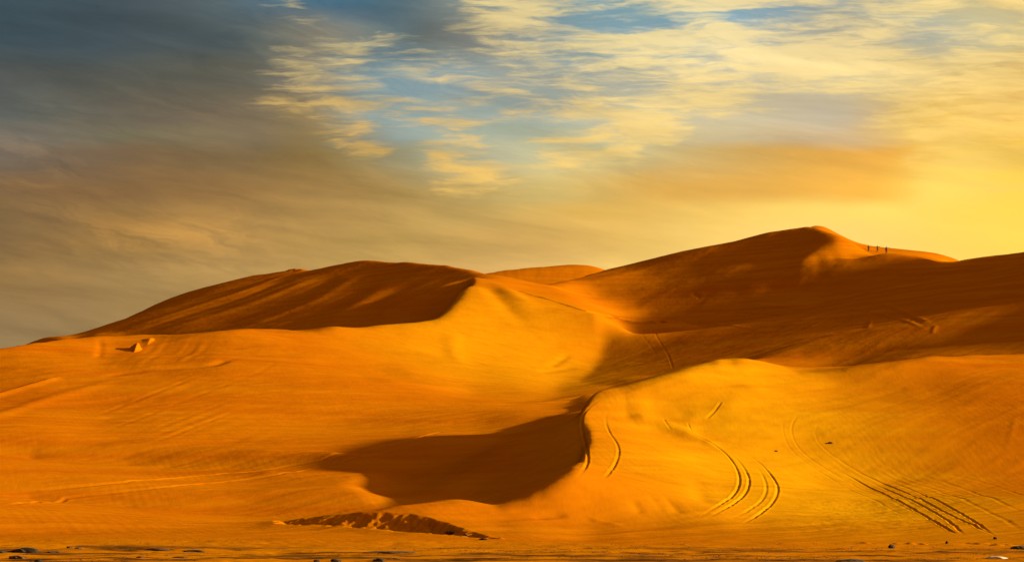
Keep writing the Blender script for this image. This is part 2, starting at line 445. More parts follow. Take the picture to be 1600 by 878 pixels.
def locate(u, v):
    """distance along the sight column u at which the sand first reaches row v"""
    j = int(np.clip(np.searchsorted(UU, u), 0, NJ - 1))
    c = RM[:, j]
    i = int(np.argmax(c <= v))
    if c[i] > v or i == 0:
        i = int(np.argmin(VI[:, j]))
        return Y[i]
    p = i - 1
    s = (c[p] - v) / max(c[p] - c[i], 1e-6)
    return Y[p] + (Y[i] - Y[p]) * s


def world(u, v):
    y = locate(u, v)
    return ((u - 800) / F * y, y)


def sand_z(x, y):
    i = np.interp(y, Y, np.arange(NI)); j = np.interp(x / y * F + 800, UU, np.arange(NJ))
    i0, j0 = min(int(i), NI - 2), min(int(j), NJ - 2); fi, fj = i - i0, j - j0
    return float((Z[i0, j0] * (1 - fj) + Z[i0, j0 + 1] * fj) * (1 - fi) + (Z[i0 + 1, j0] * (1 - fj) + Z[i0 + 1, j0 + 1] * fj) * fi)


def smooth_poly(P, n=3):
    P = np.array(P, float)
    for _ in range(n):
        Q = np.empty((len(P) * 2 - 2, P.shape[1]))
        Q[0::2] = P[:-1] * .75 + P[1:] * .25
        Q[1::2] = P[:-1] * .25 + P[1:] * .75
        P = np.vstack([P[:1], Q, P[-1:]])
    return P


def stroke(uv, half, amp, kind='ridge', taper=.15, wob=0.0):
    """raise or cut the sand along a line seen in the photograph; half width and amplitude in metres"""
    uv = smooth_poly(uv, 2)
    W = np.array([world(u, v) for (u, v) in uv])
    W = smooth_poly(W, 1)
    R = half * (3.2 if kind == 'rut' else 2.6)
    j0, j1 = np.searchsorted(AA, (W[:, 0] / W[:, 1]).min() - R / W[:, 1].min()), np.searchsorted(AA, (W[:, 0] / W[:, 1]).max() + R / W[:, 1].min())
    i0, i1 = np.searchsorted(Y, W[:, 1].min() - R), np.searchsorted(Y, W[:, 1].max() + R)
    if i1 <= i0 or j1 <= j0:
        return
    x = X[i0:i1, j0:j1]; y = YY[i0:i1, j0:j1]
    best = np.full(x.shape, 1e9); sgn = np.zeros(x.shape); along = np.zeros(x.shape)
    L = np.concatenate([[0], np.cumsum(np.hypot(*(W[1:] - W[:-1]).T))])
    for k in range(len(W) - 1):
        p, q = W[k], W[k + 1]
        d = q - p; l2 = (d ** 2).sum() + 1e-9
        s = np.clip(((x - p[0]) * d[0] + (y - p[1]) * d[1]) / l2, 0, 1)
        ex = x - p[0] - s * d[0]; ey = y - p[1] - s * d[1]
        e = np.hypot(ex, ey)
        m = e < best
        best[m] = e[m]; sgn[m] = np.sign(d[0] * ey - d[1] * ex)[m]; along[m] = ((L[k] + s * math.sqrt(l2)) / L[-1])[m]
    q = best / half
    fade = sstep(along, 0, taper) * (1 - sstep(along, 1 - taper, 1)) if taper > 0 else 1.0
    if wob:
        fade = fade * (1 - wob + wob * vnoise(along * L[-1] / 2.2, along * 0 + .5, int(abs(uv[0][0])) % 97))
    if kind == 'ridge':
        prof = np.exp(-q ** 2)
    elif kind == 'rut':          # a wheel rut: a groove between two low shoulders
        prof = -np.exp(-q ** 2 * 1.1) + .22 * np.exp(-((q - 1.8) / .7) ** 2)
    elif kind == 'lip':          # steep on one side, long on the other
        sd = best * sgn / half
        prof = np.where(sd > 0, np.exp(-(sd * .55) ** 2), np.exp(-(sd * 2.2) ** 2))
    elif kind == 'liprev':
        sd = -best * sgn / half
        prof = np.where(sd > 0, np.exp(-(sd * .55) ** 2), np.exp(-(sd * 2.2) ** 2))
    Z[i0:i1, j0:j1] += amp * fade * prof


# ---- wind-worked relief
def region_mask(uc_, vc_, ru, rv, y0=0, y1=1e9):
    u = X / YY * F + 800
    return np.exp(-(((u - uc_) / ru) ** 2 + ((VI - vc_) / rv) ** 2)) * ((YY > y0) & (YY < y1))


def relief():
    global Z
    near_w = sstep(YY, 92, 104) * (1 - sstep(YY, 500, 620))
    big = fbm(X / 15.0, YY / 9.0, 3, 3)
    mid = fbm(X / 5.0 + big * .4, YY / 2.6, 13, 3)
    fine = fbm(X / 1.5, YY / .8, 23, 2)
    far_w = sstep(YY, 200, 300)
    pp, qq = X * .80 + YY * .60, X * .60 - YY * .80          # wind lines run obliquely over the far dunes
    streak = fbm(qq / 9.0, pp / 60.0, 33, 3, .55)
    streak2 = fbm(qq / 2.2, pp / 24.0, 37, 3, .55)
    Z = Z + near_w * (.045 * big + .022 * mid + .013 * fine + .045 * streak2 * (1 - far_w)) + near_w * far_w * (.02 * big + .012 * mid + .09 * streak + .022 * streak2)
    # the stony flat
    flat = 1 - sstep(YY, 90, 100)
    rough = fbm(X / 3.2, YY / 2.2, 41, 4, .55)
    swell = fbm(X / 14.0, YY / 5.0, 47, 2)
    Z = Z + flat * (.05 * rough + .10 * swell) * sstep(YY, 3, 20)


relief()
VI = VH - F * (Z - EYE) / YY
RM = np.minimum.accumulate(VI, axis=0)

STROKES = [
    # wheel ruts over the near dune
    ([(950, 618), (928, 629), (912, 645), (908, 658), (911, 680), (918, 705), (919, 722), (910, 738), (898, 750), (886, 757)], 0.125, 0.109, 'rut', 0.2, .18),
    ([(952, 636), (945, 655), (951, 675), (963, 690), (968, 705), (962, 725), (947, 745), (932, 757)], 0.125, 0.0922, 'rut', 0.2, .18),
    ([(985, 652), (1040, 668), (1075, 680), (1105, 691), (1132, 705), (1150, 728), (1157, 750), (1150, 770), (1130, 785), (1105, 800), (1088, 811)], 0.125, 0.109, 'rut', 0.2, .18),
    ([(1118, 694), (1145, 710), (1165, 733), (1172, 752), (1165, 772), (1142, 789), (1115, 804), (1098, 813)], 0.125, 0.103, 'rut', 0.2, .18),
    ([(1178, 722), (1194, 745), (1199, 765), (1190, 783), (1165, 800), (1140, 812)], 0.125, 0.0653, 'rut', 0.2, .18),
    ([(1132, 699), (1170, 711), (1190, 725), (1210, 748), (1217, 765), (1208, 785), (1185, 805), (1155, 820)], 0.125, 0.109, 'rut', 0.2, .18),
    ([(1128, 628), (1115, 644), (1102, 655)], 0.125, 0.0872, 'rut', 0.2, .18),
    ([(1037, 655), (1040, 668), (1050, 677)], 0.125, 0.0708, 'rut', 0.2, .18),
    ([(1074, 660), (1078, 673), (1086, 682)], 0.0992, 0.062, 'rut', .3, 0),
    ([(1250, 645), (1238, 660), (1236, 676), (1244, 696), (1262, 714), (1295, 735), (1340, 757)], 0.105, 0.0376, 'rut', 0.2, .18),
    ([(1225, 650), (1222, 672), (1232, 700), (1262, 726), (1300, 748), (1330, 770)], 0.105, 0.0225, 'rut', 0.2, .18),
    ([(1286, 650), (1275, 667), (1273, 680), (1281, 695), (1306, 715), (1345, 740), (1385, 757), (1425, 773), (1468, 795), (1522, 822), (1560, 838)], 0.125, 0.0818, 'rut', 0.2, .18),
    ([(1300, 728), (1350, 757), (1385, 773), (1425, 793), (1462, 815), (1494, 834)], 0.125, 0.131, 'rut', 0.09, .18),
    ([(1330, 738), (1375, 760), (1430, 783), (1472, 806), (1508, 836)], 0.125, 0.0872, 'rut', 0.2, .18),
    ([(1370, 745), (1440, 770), (1500, 799), (1552, 835)], 0.125, 0.0983, 'rut', 0.2, .18),
    ([(1400, 745), (1480, 770), (1550, 800), (1600, 830)], 0.225, 0.042, 'rut', .2, .3),
    ([(1420, 738), (1510, 762), (1600, 800)], 0.225, 0.042, 'rut', .2, .3),
    ([(1450, 735), (1530, 750), (1620, 780)], 0.225, 0.036, 'rut', .2, .3),
    ([(1588, 648), (1580, 680), (1571, 707)], 0.35, 0.03, 'ridge', .3, 0),
    ([(1215, 655), (1228, 700), (1300, 750), (1420, 808)], .16, .03, 'rut', .3, .5),
    ([(1229, 656), (1244, 701), (1317, 751), (1444, 805)], .16, .03, 'rut', .3, .5),
    ([(1243, 657), (1261, 703), (1335, 752), (1468, 803)], .16, .03, 'rut', .3, .5),
    ([(1257, 658), (1277, 704), (1352, 753), (1492, 801)], .16, .03, 'rut', .3, .5),
    ([(1272, 659), (1294, 706), (1370, 754), (1516, 799)], .16, .03, 'rut', .3, .5),
    ([(1286, 660), (1310, 708), (1388, 755), (1541, 797)], .16, .03, 'rut', .3, .5),
    ([(1300, 661), (1327, 709), (1405, 756), (1565, 794)], .16, .03, 'rut', .3, .5),
    ([(1315, 662), (1343, 711), (1423, 757), (1589, 792)], .16, .03, 'rut', .3, .5),
    ([(1329, 663), (1360, 713), (1440, 758), (1613, 790)], .16, .03, 'rut', .3, .5),
    # soft hollows on its sunny flank
    ([(1082, 738), (1092, 765), (1100, 795)], 0.9, -0.12, 'ridge', .3, 0),
    ([(1040, 775), (1052, 790), (1064, 804)], 0.55, -0.096, 'ridge', .3, 0),
    ([(988, 778), (994, 792), (1004, 803)], 0.5, -0.084, 'ridge', .3, 0),
    ([(1015, 772), (1028, 786), (1040, 799)], 0.5, -0.048, 'ridge', .3, 0),
    ([(980, 651), (1040, 667), (1100, 689), (1135, 704)], .7, .22, 'ridge', .2, 0),
    ([(975, 650), (1030, 668), (1100, 690)], 1.6, 0.27, 'lip', .25, 0),
    ([(1190, 600), (1150, 625), (1115, 650)], 1.6, 0.21, 'ridge', .3, 0),
    ([(1000, 633), (1050, 640), (1090, 652)], 1.4, -0.168, 'ridge', .3, 0),
    ([(830, 810), (860, 806), (890, 806)], 0.5, -0.084, 'ridge', .3, 0),
    ([(915, 808), (940, 816), (975, 820)], 0.4, 0.06, 'ridge', .3, 0),
    # footpath along the saddle and prints coming down from it
    ([(748, 436), (800, 452), (870, 472), (930, 492), (1000, 502), (1050, 505), (1110, 507)], 0.6, 0.33, 'rut', .12, .2),
    ([(1014, 507), (1030, 532), (1046, 556), (1052, 578)], 0.154, 0.05, 'rut', .2, .2),
    ([(1000, 520), (1014, 536), (1028, 556)], 0.14, 0.035, 'rut', .3, .2),
    ([(764, 448), (785, 472), (812, 497), (840, 512)], 2.2, -0.45, 'ridge', .25, 0),
    ([(770, 440), (812, 468), (850, 492)], 2.4, 0.42, 'ridge', .3, 0),
    ([(855, 575), (872, 565), (892, 552)], 0.8, -0.18, 'ridge', .3, 0),
    ([(840, 582), (870, 578), (905, 572)], 1, -0.15, 'ridge', .3, 0),
    ([(715, 515), (705, 545), (720, 575)], 1.6, 0.21, 'ridge', .3, 0),
    ([(560, 590), (640, 600), (740, 612)], 2.6, 0.27, 'ridge', .3, 0),
    ([(480, 560), (560, 575), (640, 580)], 2.6, -0.24, 'ridge', .3, 0),
    ([(780, 640), (860, 628), (960, 612)], 2, 0.3, 'ridge', .3, 0),
    # left slopes
    ([(-40, 628), (0, 616), (50, 602), (95, 588)], .5, .28, 'liprev', .15, 0),
    ([(-40, 660), (0, 648), (70, 624), (140, 606), (190, 590)], 1.2, .16, 'ridge', .2, 0),
    ([(150, 590), (200, 581), (260, 574), (330, 571), (358, 560)], 0.9, -0.3, 'ridge', .2, .2),
    ([(155, 526), (158, 545), (152, 562)], .6, -.1, 'ridge', .25, 0),
    ([(0, 772), (150, 757), (300, 744), (430, 733), (560, 706), (700, 672)], 0.262, 0.096, 'rut', .1, .2),
    ([(0, 790), (150, 772), (300, 757), (430, 744), (560, 716), (690, 684)], 0.262, 0.078, 'rut', .1, .2),
    ([(0, 706), (150, 710), (300, 712), (450, 706)], 2.5, 0.21, 'ridge', .2, 0),
    # the shaded big dune
    ([(1070, 486), (1110, 477), (1160, 475), (1240, 480)], 1, 0.216, 'ridge', .2, 0),
    ([(1090, 492), (1150, 488), (1220, 494)], 0.54, -0.115, 'ridge', .2, 0),
    ([(1080, 500), (1130, 507), (1200, 516)], 0.54, 0.115, 'ridge', .2, 0),
    ([(1320, 482), (1375, 489), (1425, 504), (1458, 522)], 0.48, 0.0523, 'ridge', .15, 0),
    ([(1372, 474), (1420, 488), (1462, 510)], 0.48, 0.0571, 'ridge', .15, 0),
    ([(1385, 482), (1415, 494), (1450, 512)], 0.36, -0.0475, 'ridge', .15, 0),
    ([(1462, 508), (1456, 522)], 0.42, 0.0792, 'ridge', .2, 0),
    ([(1362, 496), (1356, 514)], 0.42, 0.0634, 'ridge', .3, 0),
    ([(1290, 500), (1275, 506), (1258, 514)], 0.48, 0.115, 'ridge', .3, .3),
    ([(1130, 480), (1230, 455), (1400, 430), (1600, 405)], 3, 0.24, 'ridge', .2, 0),
    ([(1180, 520), (1300, 485), (1450, 450), (1620, 430)], 3.5, 0.21, 'ridge', .2, 0),
    ([(1170, 448), (1240, 430), (1320, 422)], 5, -0.3, 'ridge', .3, 0),
    ([(1140, 590), (1220, 545), (1330, 520), (1450, 500)], 2.4, 0.15, 'ridge', .3, 0),
    ([(1290, 560), (1380, 548), (1500, 538)], 1.4, -0.192, 'ridge', .3, 0),
    ([(850, 452), (920, 441), (1000, 424), (1080, 400), (1130, 388)], 3, 0.3, 'ridge', .2, 0),
    ([(900, 466), (1000, 447), (1100, 420), (1180, 400)], 3.4, -0.24, 'ridge', .2, 0),
    ([(1085, 459), (1092, 463)], 0.42, -0.259, 'ridge', 0, 0),
    # the shaded dune at the back left
    ([(736, 434), (690, 449), (640, 470), (590, 494), (555, 511)], 2.6, 0.439, 'ridge', .2, 0),
    ([(715, 462), (660, 482), (610, 505)], 3.0, -0.244, 'ridge', .3, 0),
    ([(680, 436), (620, 455), (560, 485), (520, 508)], 3.0, -0.293, 'ridge', .3, 0),
    ([(165, 522), (250, 497), (330, 472), (410, 445), (455, 424)], 2.6, 0.293, 'ridge', .2, 0),
    ([(200, 520), (300, 490), (390, 462), (470, 428)], 2.6, -0.293, 'ridge', .2, 0),
    ([(240, 518), (340, 492), (420, 465), (500, 430)], 3.0, 0.312, 'ridge', .2, 0),
    ([(290, 518), (380, 496), (460, 468), (530, 430)], 3.0, -0.273, 'ridge', .2, 0),
    ([(350, 515), (440, 492), (510, 462), (560, 428)], 3.2, 0.293, 'ridge', .2, 0),
    ([(430, 513), (500, 488), (560, 458), (600, 428)], 3.2, -0.293, 'ridge', .2, 0),
    ([(490, 512), (550, 480), (610, 445)], 3.2, 0.273, 'ridge', .2, 0),
    ([(452, 424), (463, 421), (474, 424)], 1.6, 0.585, 'ridge', .2, 0),
]


def carve():
    global VI, RM
    for (uv, half, amp, kind, taper, wob) in STROKES:
        stroke(uv, half, amp, kind, taper, wob)
    # long faint wind streaks down the left slope
    r = np.random.default_rng(5)
    for k in range(16):
        o = -34 + k * 8.5 + r.uniform(-3, 3)
        s0, s1 = r.uniform(0, .35), r.uniform(.6, 1.0)
        base = np.array([(90, 700), (180, 668), (270, 632), (350, 602), (410, 580), (450, 555)], float)
        n = np.interp(np.linspace(s0, s1, 6), np.linspace(0, 1, 6), base[:, 0]); m = np.interp(np.linspace(s0, s1, 6), np.linspace(0, 1, 6), base[:, 1])
        stroke(list(zip(n + o * .3, m + o)), r.uniform(.4, 1.0), r.uniform(.02, .06), 'rut', .3, .5)
    # blown-out bank: a cut face with crumbled sand on it, a shallow gully at its foot
    u = X / YY * F + 800
    bu = np.array([430, 470, 520, 600, 640, 670, 700, 740, 790], float)
    yb = np.interp(u, bu, [120, 118.5, 117, 115.5, 115, 114, 112, 109, 103])
    ybm = np.interp(u, [430, 520, 640, 760, 860], [109, 105, 99, 95, 91])
    zbm = np.interp(u, [430, 520, 640, 760, 860], [1.0, .87, .52, .24, .08])
    crumble = fbm(X / 1.1, YY / .8, 71, 3, .6)
    d = yb - YY - .4 + .22 * fbm(X / 1.5, YY / 1.2, 72, 3, .55)
    w = sstep(d, 0, 2.3) * sstep(YY - ybm, .6, 2.6) * sstep(u, 425, 450) * (1 - sstep(u, 770, 795))
    floor_z = np.minimum(Z, zbm - .05 + .05 * crumble)
    Z[:] = Z * (1 - w) + floor_z * w + .10 * crumble * w * (1 - w) * 4
    scarp = np.exp(-((u - 250) / 105.0) ** 4) * np.exp(-((VI - np.interp(u, [150, 250, 350], [562, 552, 540])) / 20.0) ** 4) * (YY > 200) * (YY < 262)
    Z[:] += scarp * .03 * vnoise(X / .9, YY / 9.0, 83)
    foot_r = np.exp(-((u - 1480) / 180.0) ** 4) * np.exp(-((YY - 97) / 4.0) ** 4)
    Z[:] += foot_r * .16 * fbm(X / 1.6, YY / 1.6, 91, 3, .55)
    mess = np.exp(-((u - 1360) / 130.0) ** 4) * np.exp(-((VI - 805) / 28.0) ** 4) * (YY > 96) * (YY < 150)
    Z[:] += mess * .025 * fbm(X / 1.1, YY / 1.3, 95, 3, .6)
    # small peak on the left skyline
    for (pu, pv, h, r0) in ((216, 546, 1.2, 1.0), (236, 532, .4, 1.1)):
        px, py = world(pu, pv)
        ddx = X - px; ddy = YY - py
        d = (np.where(ddx < 0, -ddx / 2.0, ddx / .55) + np.where(ddy < 0, -ddy / 2.6, ddy / 1.5)) / r0
        d = d + .12 * fbm(X / .9, YY / .9, 77, 2)
        Z[:] += h * sstep(1 - d, -.12, 1.05)
    VI = VH - F * (Z - EYE) / YY
    RM = np.minimum.accumulate(VI, axis=0)


carve()


# ------------------------------------------------------------------ materials
def srgb(r, g, b):
    f = lambda c: (c / 255 / 12.92) if c <= 10 else ((c / 255 + .055) / 1.055) ** 2.4
    return (f(r), f(g), f(b), 1.0)


def new_mat(name):
    m = bpy.data.materials.new(name); m.use_nodes = True
    nt = m.node_tree; nt.nodes.clear()
    out = nt.nodes.new('ShaderNodeOutputMaterial'); p = nt.nodes.new('ShaderNodeBsdfPrincipled')
    nt.links.new(p.outputs[0], out.inputs['Surface'])
    return m, nt, p


class G:
    """small helper to write node trees as expressions"""
    def __init__(self, nt):
        self.nt = nt

    def _in(self, sock, v):
        if hasattr(v, 'is_output'):
            self.nt.links.new(v, sock)
        elif v is not None:
            sock.default_value = v

    def math(self, op, a, b=None, c=None, clamp=False):
        n = self.nt.nodes.new('ShaderNodeMath'); n.operation = op; n.use_clamp = clamp
        for s, v in zip(n.inputs, (a, b, c)):
            self._in(s, v)
        return n.outputs[0]

    def mix(self, fac, a, b, blend='MIX'):
        n = self.nt.nodes.new('ShaderNodeMix'); n.data_type = 'RGBA'; n.blend_type = blend; n.clamp_factor = True
        self._in(n.inputs[0], fac); self._in(n.inputs[6], a); self._in(n.inputs[7], b)
        return n.outputs[2]

    def rng(self, v, a, b, c=0.0, d=1.0, smooth=True):
        n = self.nt.nodes.new('ShaderNodeMapRange'); n.interpolation_type = 'SMOOTHSTEP' if smooth else 'LINEAR'; n.clamp = True
        self._in(n.inputs[0], v)
        for k, x in enumerate((a, b, c, d)):
            self._in(n.inputs[k + 1], x)
        return n.outputs[0]

    def noise(self, vec, scale, detail=4, rough=.5, dist=0.0, dims='3D'):
        n = self.nt.nodes.new('ShaderNodeTexNoise'); n.noise_dimensions = dims
        self._in(n.inputs['Vector'], vec)
        n.inputs['Scale'].default_value = scale; n.inputs['Detail'].default_value = detail
        n.inputs['Roughness'].default_value = rough; n.inputs['Distortion'].default_value = dist
        return n.outputs[0]

    def xyz(self, x, y, z=0.0):
        n = self.nt.nodes.new('ShaderNodeCombineXYZ')
        for s, v in zip(n.inputs, (x, y, z)):
            self._in(s, v)
        return n.outputs[0]

    def sep(self, v):
        n = self.nt.nodes.new('ShaderNodeSeparateXYZ'); self._in(n.inputs[0], v)
        return n.outputs

    def ramp(self, fac, stops, interp='CARDINAL'):
        n = self.nt.nodes.new('ShaderNodeValToRGB'); n.color_ramp.interpolation = interp
        el = n.color_ramp.elements
        while len(el) < len(stops):
            el.new(0.5)
        for e, (p, c) in zip(el, stops):
            e.position = p
            e.color = c
        self._in(n.inputs[0], fac)
        return n.outputs[0]

    def bump(self, h, strength, dist, normal=None):
        n = self.nt.nodes.new('ShaderNodeBump')
        n.inputs['Strength'].default_value = strength; n.inputs['Distance'].default_value = dist
        self._in(n.inputs['Height'], h)
        if normal is not None:
            self._in(n.inputs['Normal'], normal)
        return n.outputs[0]


SAND_A, SAND_B, SAND_LIT = (.325, .071, .0007, 1), (.36, .097, .0008, 1), (.42, .166, .0014, 1)


def sand_material():
    m, nt, p = new_mat('sand')
    g = G(nt)
    tc = nt.nodes.new('ShaderNodeTexCoord')
    pos = tc.outputs['Object']
    x, y, z = g.sep(pos)
    n1 = g.noise(g.xyz(g.math('MULTIPLY', x, .02), g.math('MULTIPLY', y, .012), z), 1.0, 4, .55)
    n2 = g.noise(g.xyz(g.math('MULTIPLY', x, .12), g.math('MULTIPLY', y, .5), g.math('MULTIPLY', z, .8)), 1.0, 5, .6)
    col = g.mix(g.rng(n1, .3, .7), SAND_A, SAND_B)
    # sunlit yellow painted into the sand on the near and left dunes' bright faces
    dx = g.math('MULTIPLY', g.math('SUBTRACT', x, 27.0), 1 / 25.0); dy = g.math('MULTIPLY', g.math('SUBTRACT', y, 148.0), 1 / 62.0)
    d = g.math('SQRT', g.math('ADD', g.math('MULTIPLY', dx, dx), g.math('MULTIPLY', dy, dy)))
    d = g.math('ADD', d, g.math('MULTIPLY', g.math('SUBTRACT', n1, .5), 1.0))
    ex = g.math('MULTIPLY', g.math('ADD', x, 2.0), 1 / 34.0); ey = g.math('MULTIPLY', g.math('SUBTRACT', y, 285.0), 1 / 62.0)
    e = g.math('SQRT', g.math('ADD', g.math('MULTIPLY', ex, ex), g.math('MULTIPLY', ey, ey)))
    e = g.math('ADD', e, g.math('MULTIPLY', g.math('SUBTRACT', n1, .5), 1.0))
    col = g.mix(g.rng(e, 1.1, .2, 0, .65), col, SAND_LIT)
    col = g.mix(g.rng(d, 1.15, .1), col, SAND_LIT)
    col = g.mix(g.rng(n2, .35, .75, 0, .22), col, (.23, .046, .0004, 1))
    # stony crust on the flat in front
    ns = g.noise(g.xyz(g.math('MULTIPLY', x, .075), g.math('MULTIPLY', y, .24), 0.0), 1.0, 7, .66, .4)
    edge = g.math('ADD', y, g.math('MULTIPLY', g.math('SUBTRACT', ns, .5), 22.0))
    flat = g.rng(edge, 93, 84)
    low = g.rng(z, .9, .3)
    col = g.mix(g.math('MULTIPLY', g.rng(edge, 98, 88), low), col, (.38, .110, .001, 1))  # lighter colour on the flat stands in for weak grazing sun
    crust = g.math('MULTIPLY', g.math('MULTIPLY', flat, low), g.rng(ns, .49, .57))
    grit = g.noise(pos, 1.6, 5, .7)
    col = g.mix(g.math('MULTIPLY', crust, .85), col, g.mix(g.rng(grit, .35, .65), (.05, .017, .004, 1), (.17, .05, .006, 1)))
    nf = g.noise(g.xyz(g.math('MULTIPLY', x, .17), g.math('MULTIPLY', y, .42), 3.0), 1.0, 7, .68, .3)
    shelf = g.math('MULTIPLY', g.math('MULTIPLY', g.rng(edge, 91, 82), low), g.rng(nf, .54, .585))
    col = g.mix(g.math('MULTIPLY', shelf, .8), col, (.035, .013, .004, 1))
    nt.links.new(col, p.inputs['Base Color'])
    p.inputs['Roughness'].default_value = .92
    p.inputs['Specular IOR Level'].default_value = 0.0
    fine = g.noise(g.xyz(g.math('MULTIPLY', x, 1.7), g.math('MULTIPLY', y, .7), z), 1.0, 8, .68)
    # wind ripples, gathered in drifting patches
    wv = nt.nodes.new('ShaderNodeTexWave'); wv.wave_type = 'BANDS'; wv.bands_direction = 'X'; wv.wave_profile = 'SIN'
    wv.inputs['Scale'].default_value = .42; wv.inputs['Distortion'].default_value = 9.0
    wv.inputs['Detail'].default_value = 3.0; wv.inputs['Detail Scale'].default_value = .35; wv.inputs['Detail Roughness'].default_value = .6
    wx = g.math('ADD', g.math('MULTIPLY', x, .85), g.math('MULTIPLY', y, .35))
    nt.links.new(g.xyz(wx, g.math('MULTIPLY', y, .25), 0.0), wv.inputs['Vector'])
    np_ = g.noise(g.xyz(g.math('MULTIPLY', x, .05), g.math('MULTIPLY', y, .035), 7.0), 1.0, 4, .6)
    ripple = g.math('MULTIPLY', wv.outputs['Fac'], g.math('MULTIPLY', g.rng(np_, .42, .64), g.rng(y, 260, 140)))
    nrm = g.bump(ripple, .05, .12, g.bump(fine, .2, .12))
    nt.links.new(nrm, p.inputs['Normal'])
    return m


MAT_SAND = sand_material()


# ------------------------------------------------------------------ meshes
def grid_normals():
    du = np.empty((NI, NJ, 3)); dv = np.empty((NI, NJ, 3))
    Pn = np.stack([X, YY, Z], -1)
    du[:, 1:-1] = Pn[:, 2:] - Pn[:, :-2]; du[:, 0] = Pn[:, 1] - Pn[:, 0]; du[:, -1] = Pn[:, -1] - Pn[:, -2]
    dv[1:-1] = Pn[2:] - Pn[:-2]; dv[0] = Pn[1] - Pn[0]; dv[-1] = Pn[-1] - Pn[-2]
    n = np.cross(du, dv)
    return n / np.linalg.norm(n, axis=-1, keepdims=True)


def build_ground(name, mask, mat, normals):
    """mask: which grid quads belong to this object"""
    ii, jj = np.nonzero(mask)
    quads = np.stack([ii * NJ + jj, ii * NJ + jj + 1, (ii + 1) * NJ + jj + 1, (ii + 1) * NJ + jj], 1)
    used, inv = np.unique(quads, return_inverse=True)
    inv = inv.reshape(quads.shape)
    me = bpy.data.meshes.new(name)
    me.vertices.add(len(used)); me.loops.add(quads.size); me.polygons.add(len(quads))
    me.vertices.foreach_set('co', np.stack([X.ravel()[used], YY.ravel()[used], Z.ravel()[used]], 1).astype(np.float32).ravel())
    me.loops.foreach_set('vertex_index', inv.astype(np.int32).ravel())
    me.polygons.foreach_set('loop_start', np.arange(0, quads.size, 4, dtype=np.int32))
    me.polygons.foreach_set('use_smooth', np.ones(len(quads), bool))
    me.update(calc_edges=True)
    me.normals_split_custom_set_from_vertices(normals.reshape(-1, 3)[used].astype(np.float32))
    me.materials.append(mat)
    o = bpy.data.objects.new(name, me); COL.objects.link(o)
    o['kind'] = 'structure'
    return o


NRM = grid_normals()
# which dune a quad belongs to, along hidden hollows and foot lines
uq = 0.5 * (UU[1:] + UU[:-1]); yq = 0.5 * (Y[1:] + Y[:-1])
foot = np.interp(uq, [-600, 0, 400, 520, 740, 860, 960, 1200, 1600, 2300], [112, 112, 116, 112, 103, 95, 92, 95, 95, 95])
valley = np.interp(uq, [380, 430, 520, 560, 600, 700, 850, 905, 1000, 1180, 1330, 1600, 2300], [112, 122, 150, 168, 175, 186, 192, 194, 200, 212, 214, 220, 225])
lee = np.interp(uq, [-600, 0, 300, 500, 640, 700, 738, 800, 870, 930, 1000, 1050, 1051, 2300], [285, 285, 300, 312, 325, 335, 352, 362, 372, 312, 260, 212, 212, 212])
YQ = yq[:, None] * np.ones((1, NJ - 1)); UQ = np.ones((NI - 1, 1)) * uq[None]
plain = YQ < foot[None]
near = ~plain & (YQ < valley[None])
left = ~plain & ~near & (YQ < lee[None]) & (UQ < 1050)
rest = ~(plain | near | left)
split = np.interp(YQ, [300, 350, 380, 440], [900, 760, 745, 745])
far = rest & (YQ > 450) & (UQ > 560) & (UQ < 1120)
back = rest & ~far & (UQ < split)
right = rest & ~far & ~back
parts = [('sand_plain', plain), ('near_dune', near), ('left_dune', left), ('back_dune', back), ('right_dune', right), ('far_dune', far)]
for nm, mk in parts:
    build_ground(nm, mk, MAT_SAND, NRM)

# the desert floor under and behind the camera, out to the horizon
me = bpy.data.meshes.new('desert_floor')
bm = bmesh.new()
vs = [bm.verts.new((x, y, -1.2)) for x, y in ((-9000, -9000), (9000, -9000), (9000, 9000), (-9000, 9000))]
bm.faces.new(vs); bm.to_mesh(me); bm.free(); me.materials.append(MAT_SAND)
o = bpy.data.objects.new('desert_floor', me); COL.objects.link(o); o['kind'] = 'structure'

# ------------------------------------------------------------------ stones, gravel, people
def plain_mat(name, c, rough=.9, vary=.5, scale=6.0):
    m, nt, p = new_mat(name); g = G(nt)
    tc = nt.nodes.new('ShaderNodeTexCoord')
    n = g.noise(tc.outputs['Object'], scale, 5, .65)
    d = tuple(x * (1 - vary) for x in c[:3]) + (1,); b = tuple(min(1, x * (1 + vary)) for x in c[:3]) + (1,)
    nt.links.new(g.mix(g.rng(n, .3, .7), d, b), p.inputs['Base Color'])
    p.inputs['Roughness'].default_value = rough; p.inputs['Specular IOR Level'].default_value = .2
    nt.links.new(g.bump(n, .4, .03), p.inputs['Normal'])
    return m


M_DARK = plain_mat('dark_stone', (.022, .012, .006))
M_BROWN = plain_mat('brown_stone', (.065, .024, .007))
M_PALE = plain_mat('pale_stone', (.42, .30, .25), vary=.2)


def tag(o, label, cat, group=None):
    o['label'] = label; o['category'] = cat
    if group:
        o['group'] = group


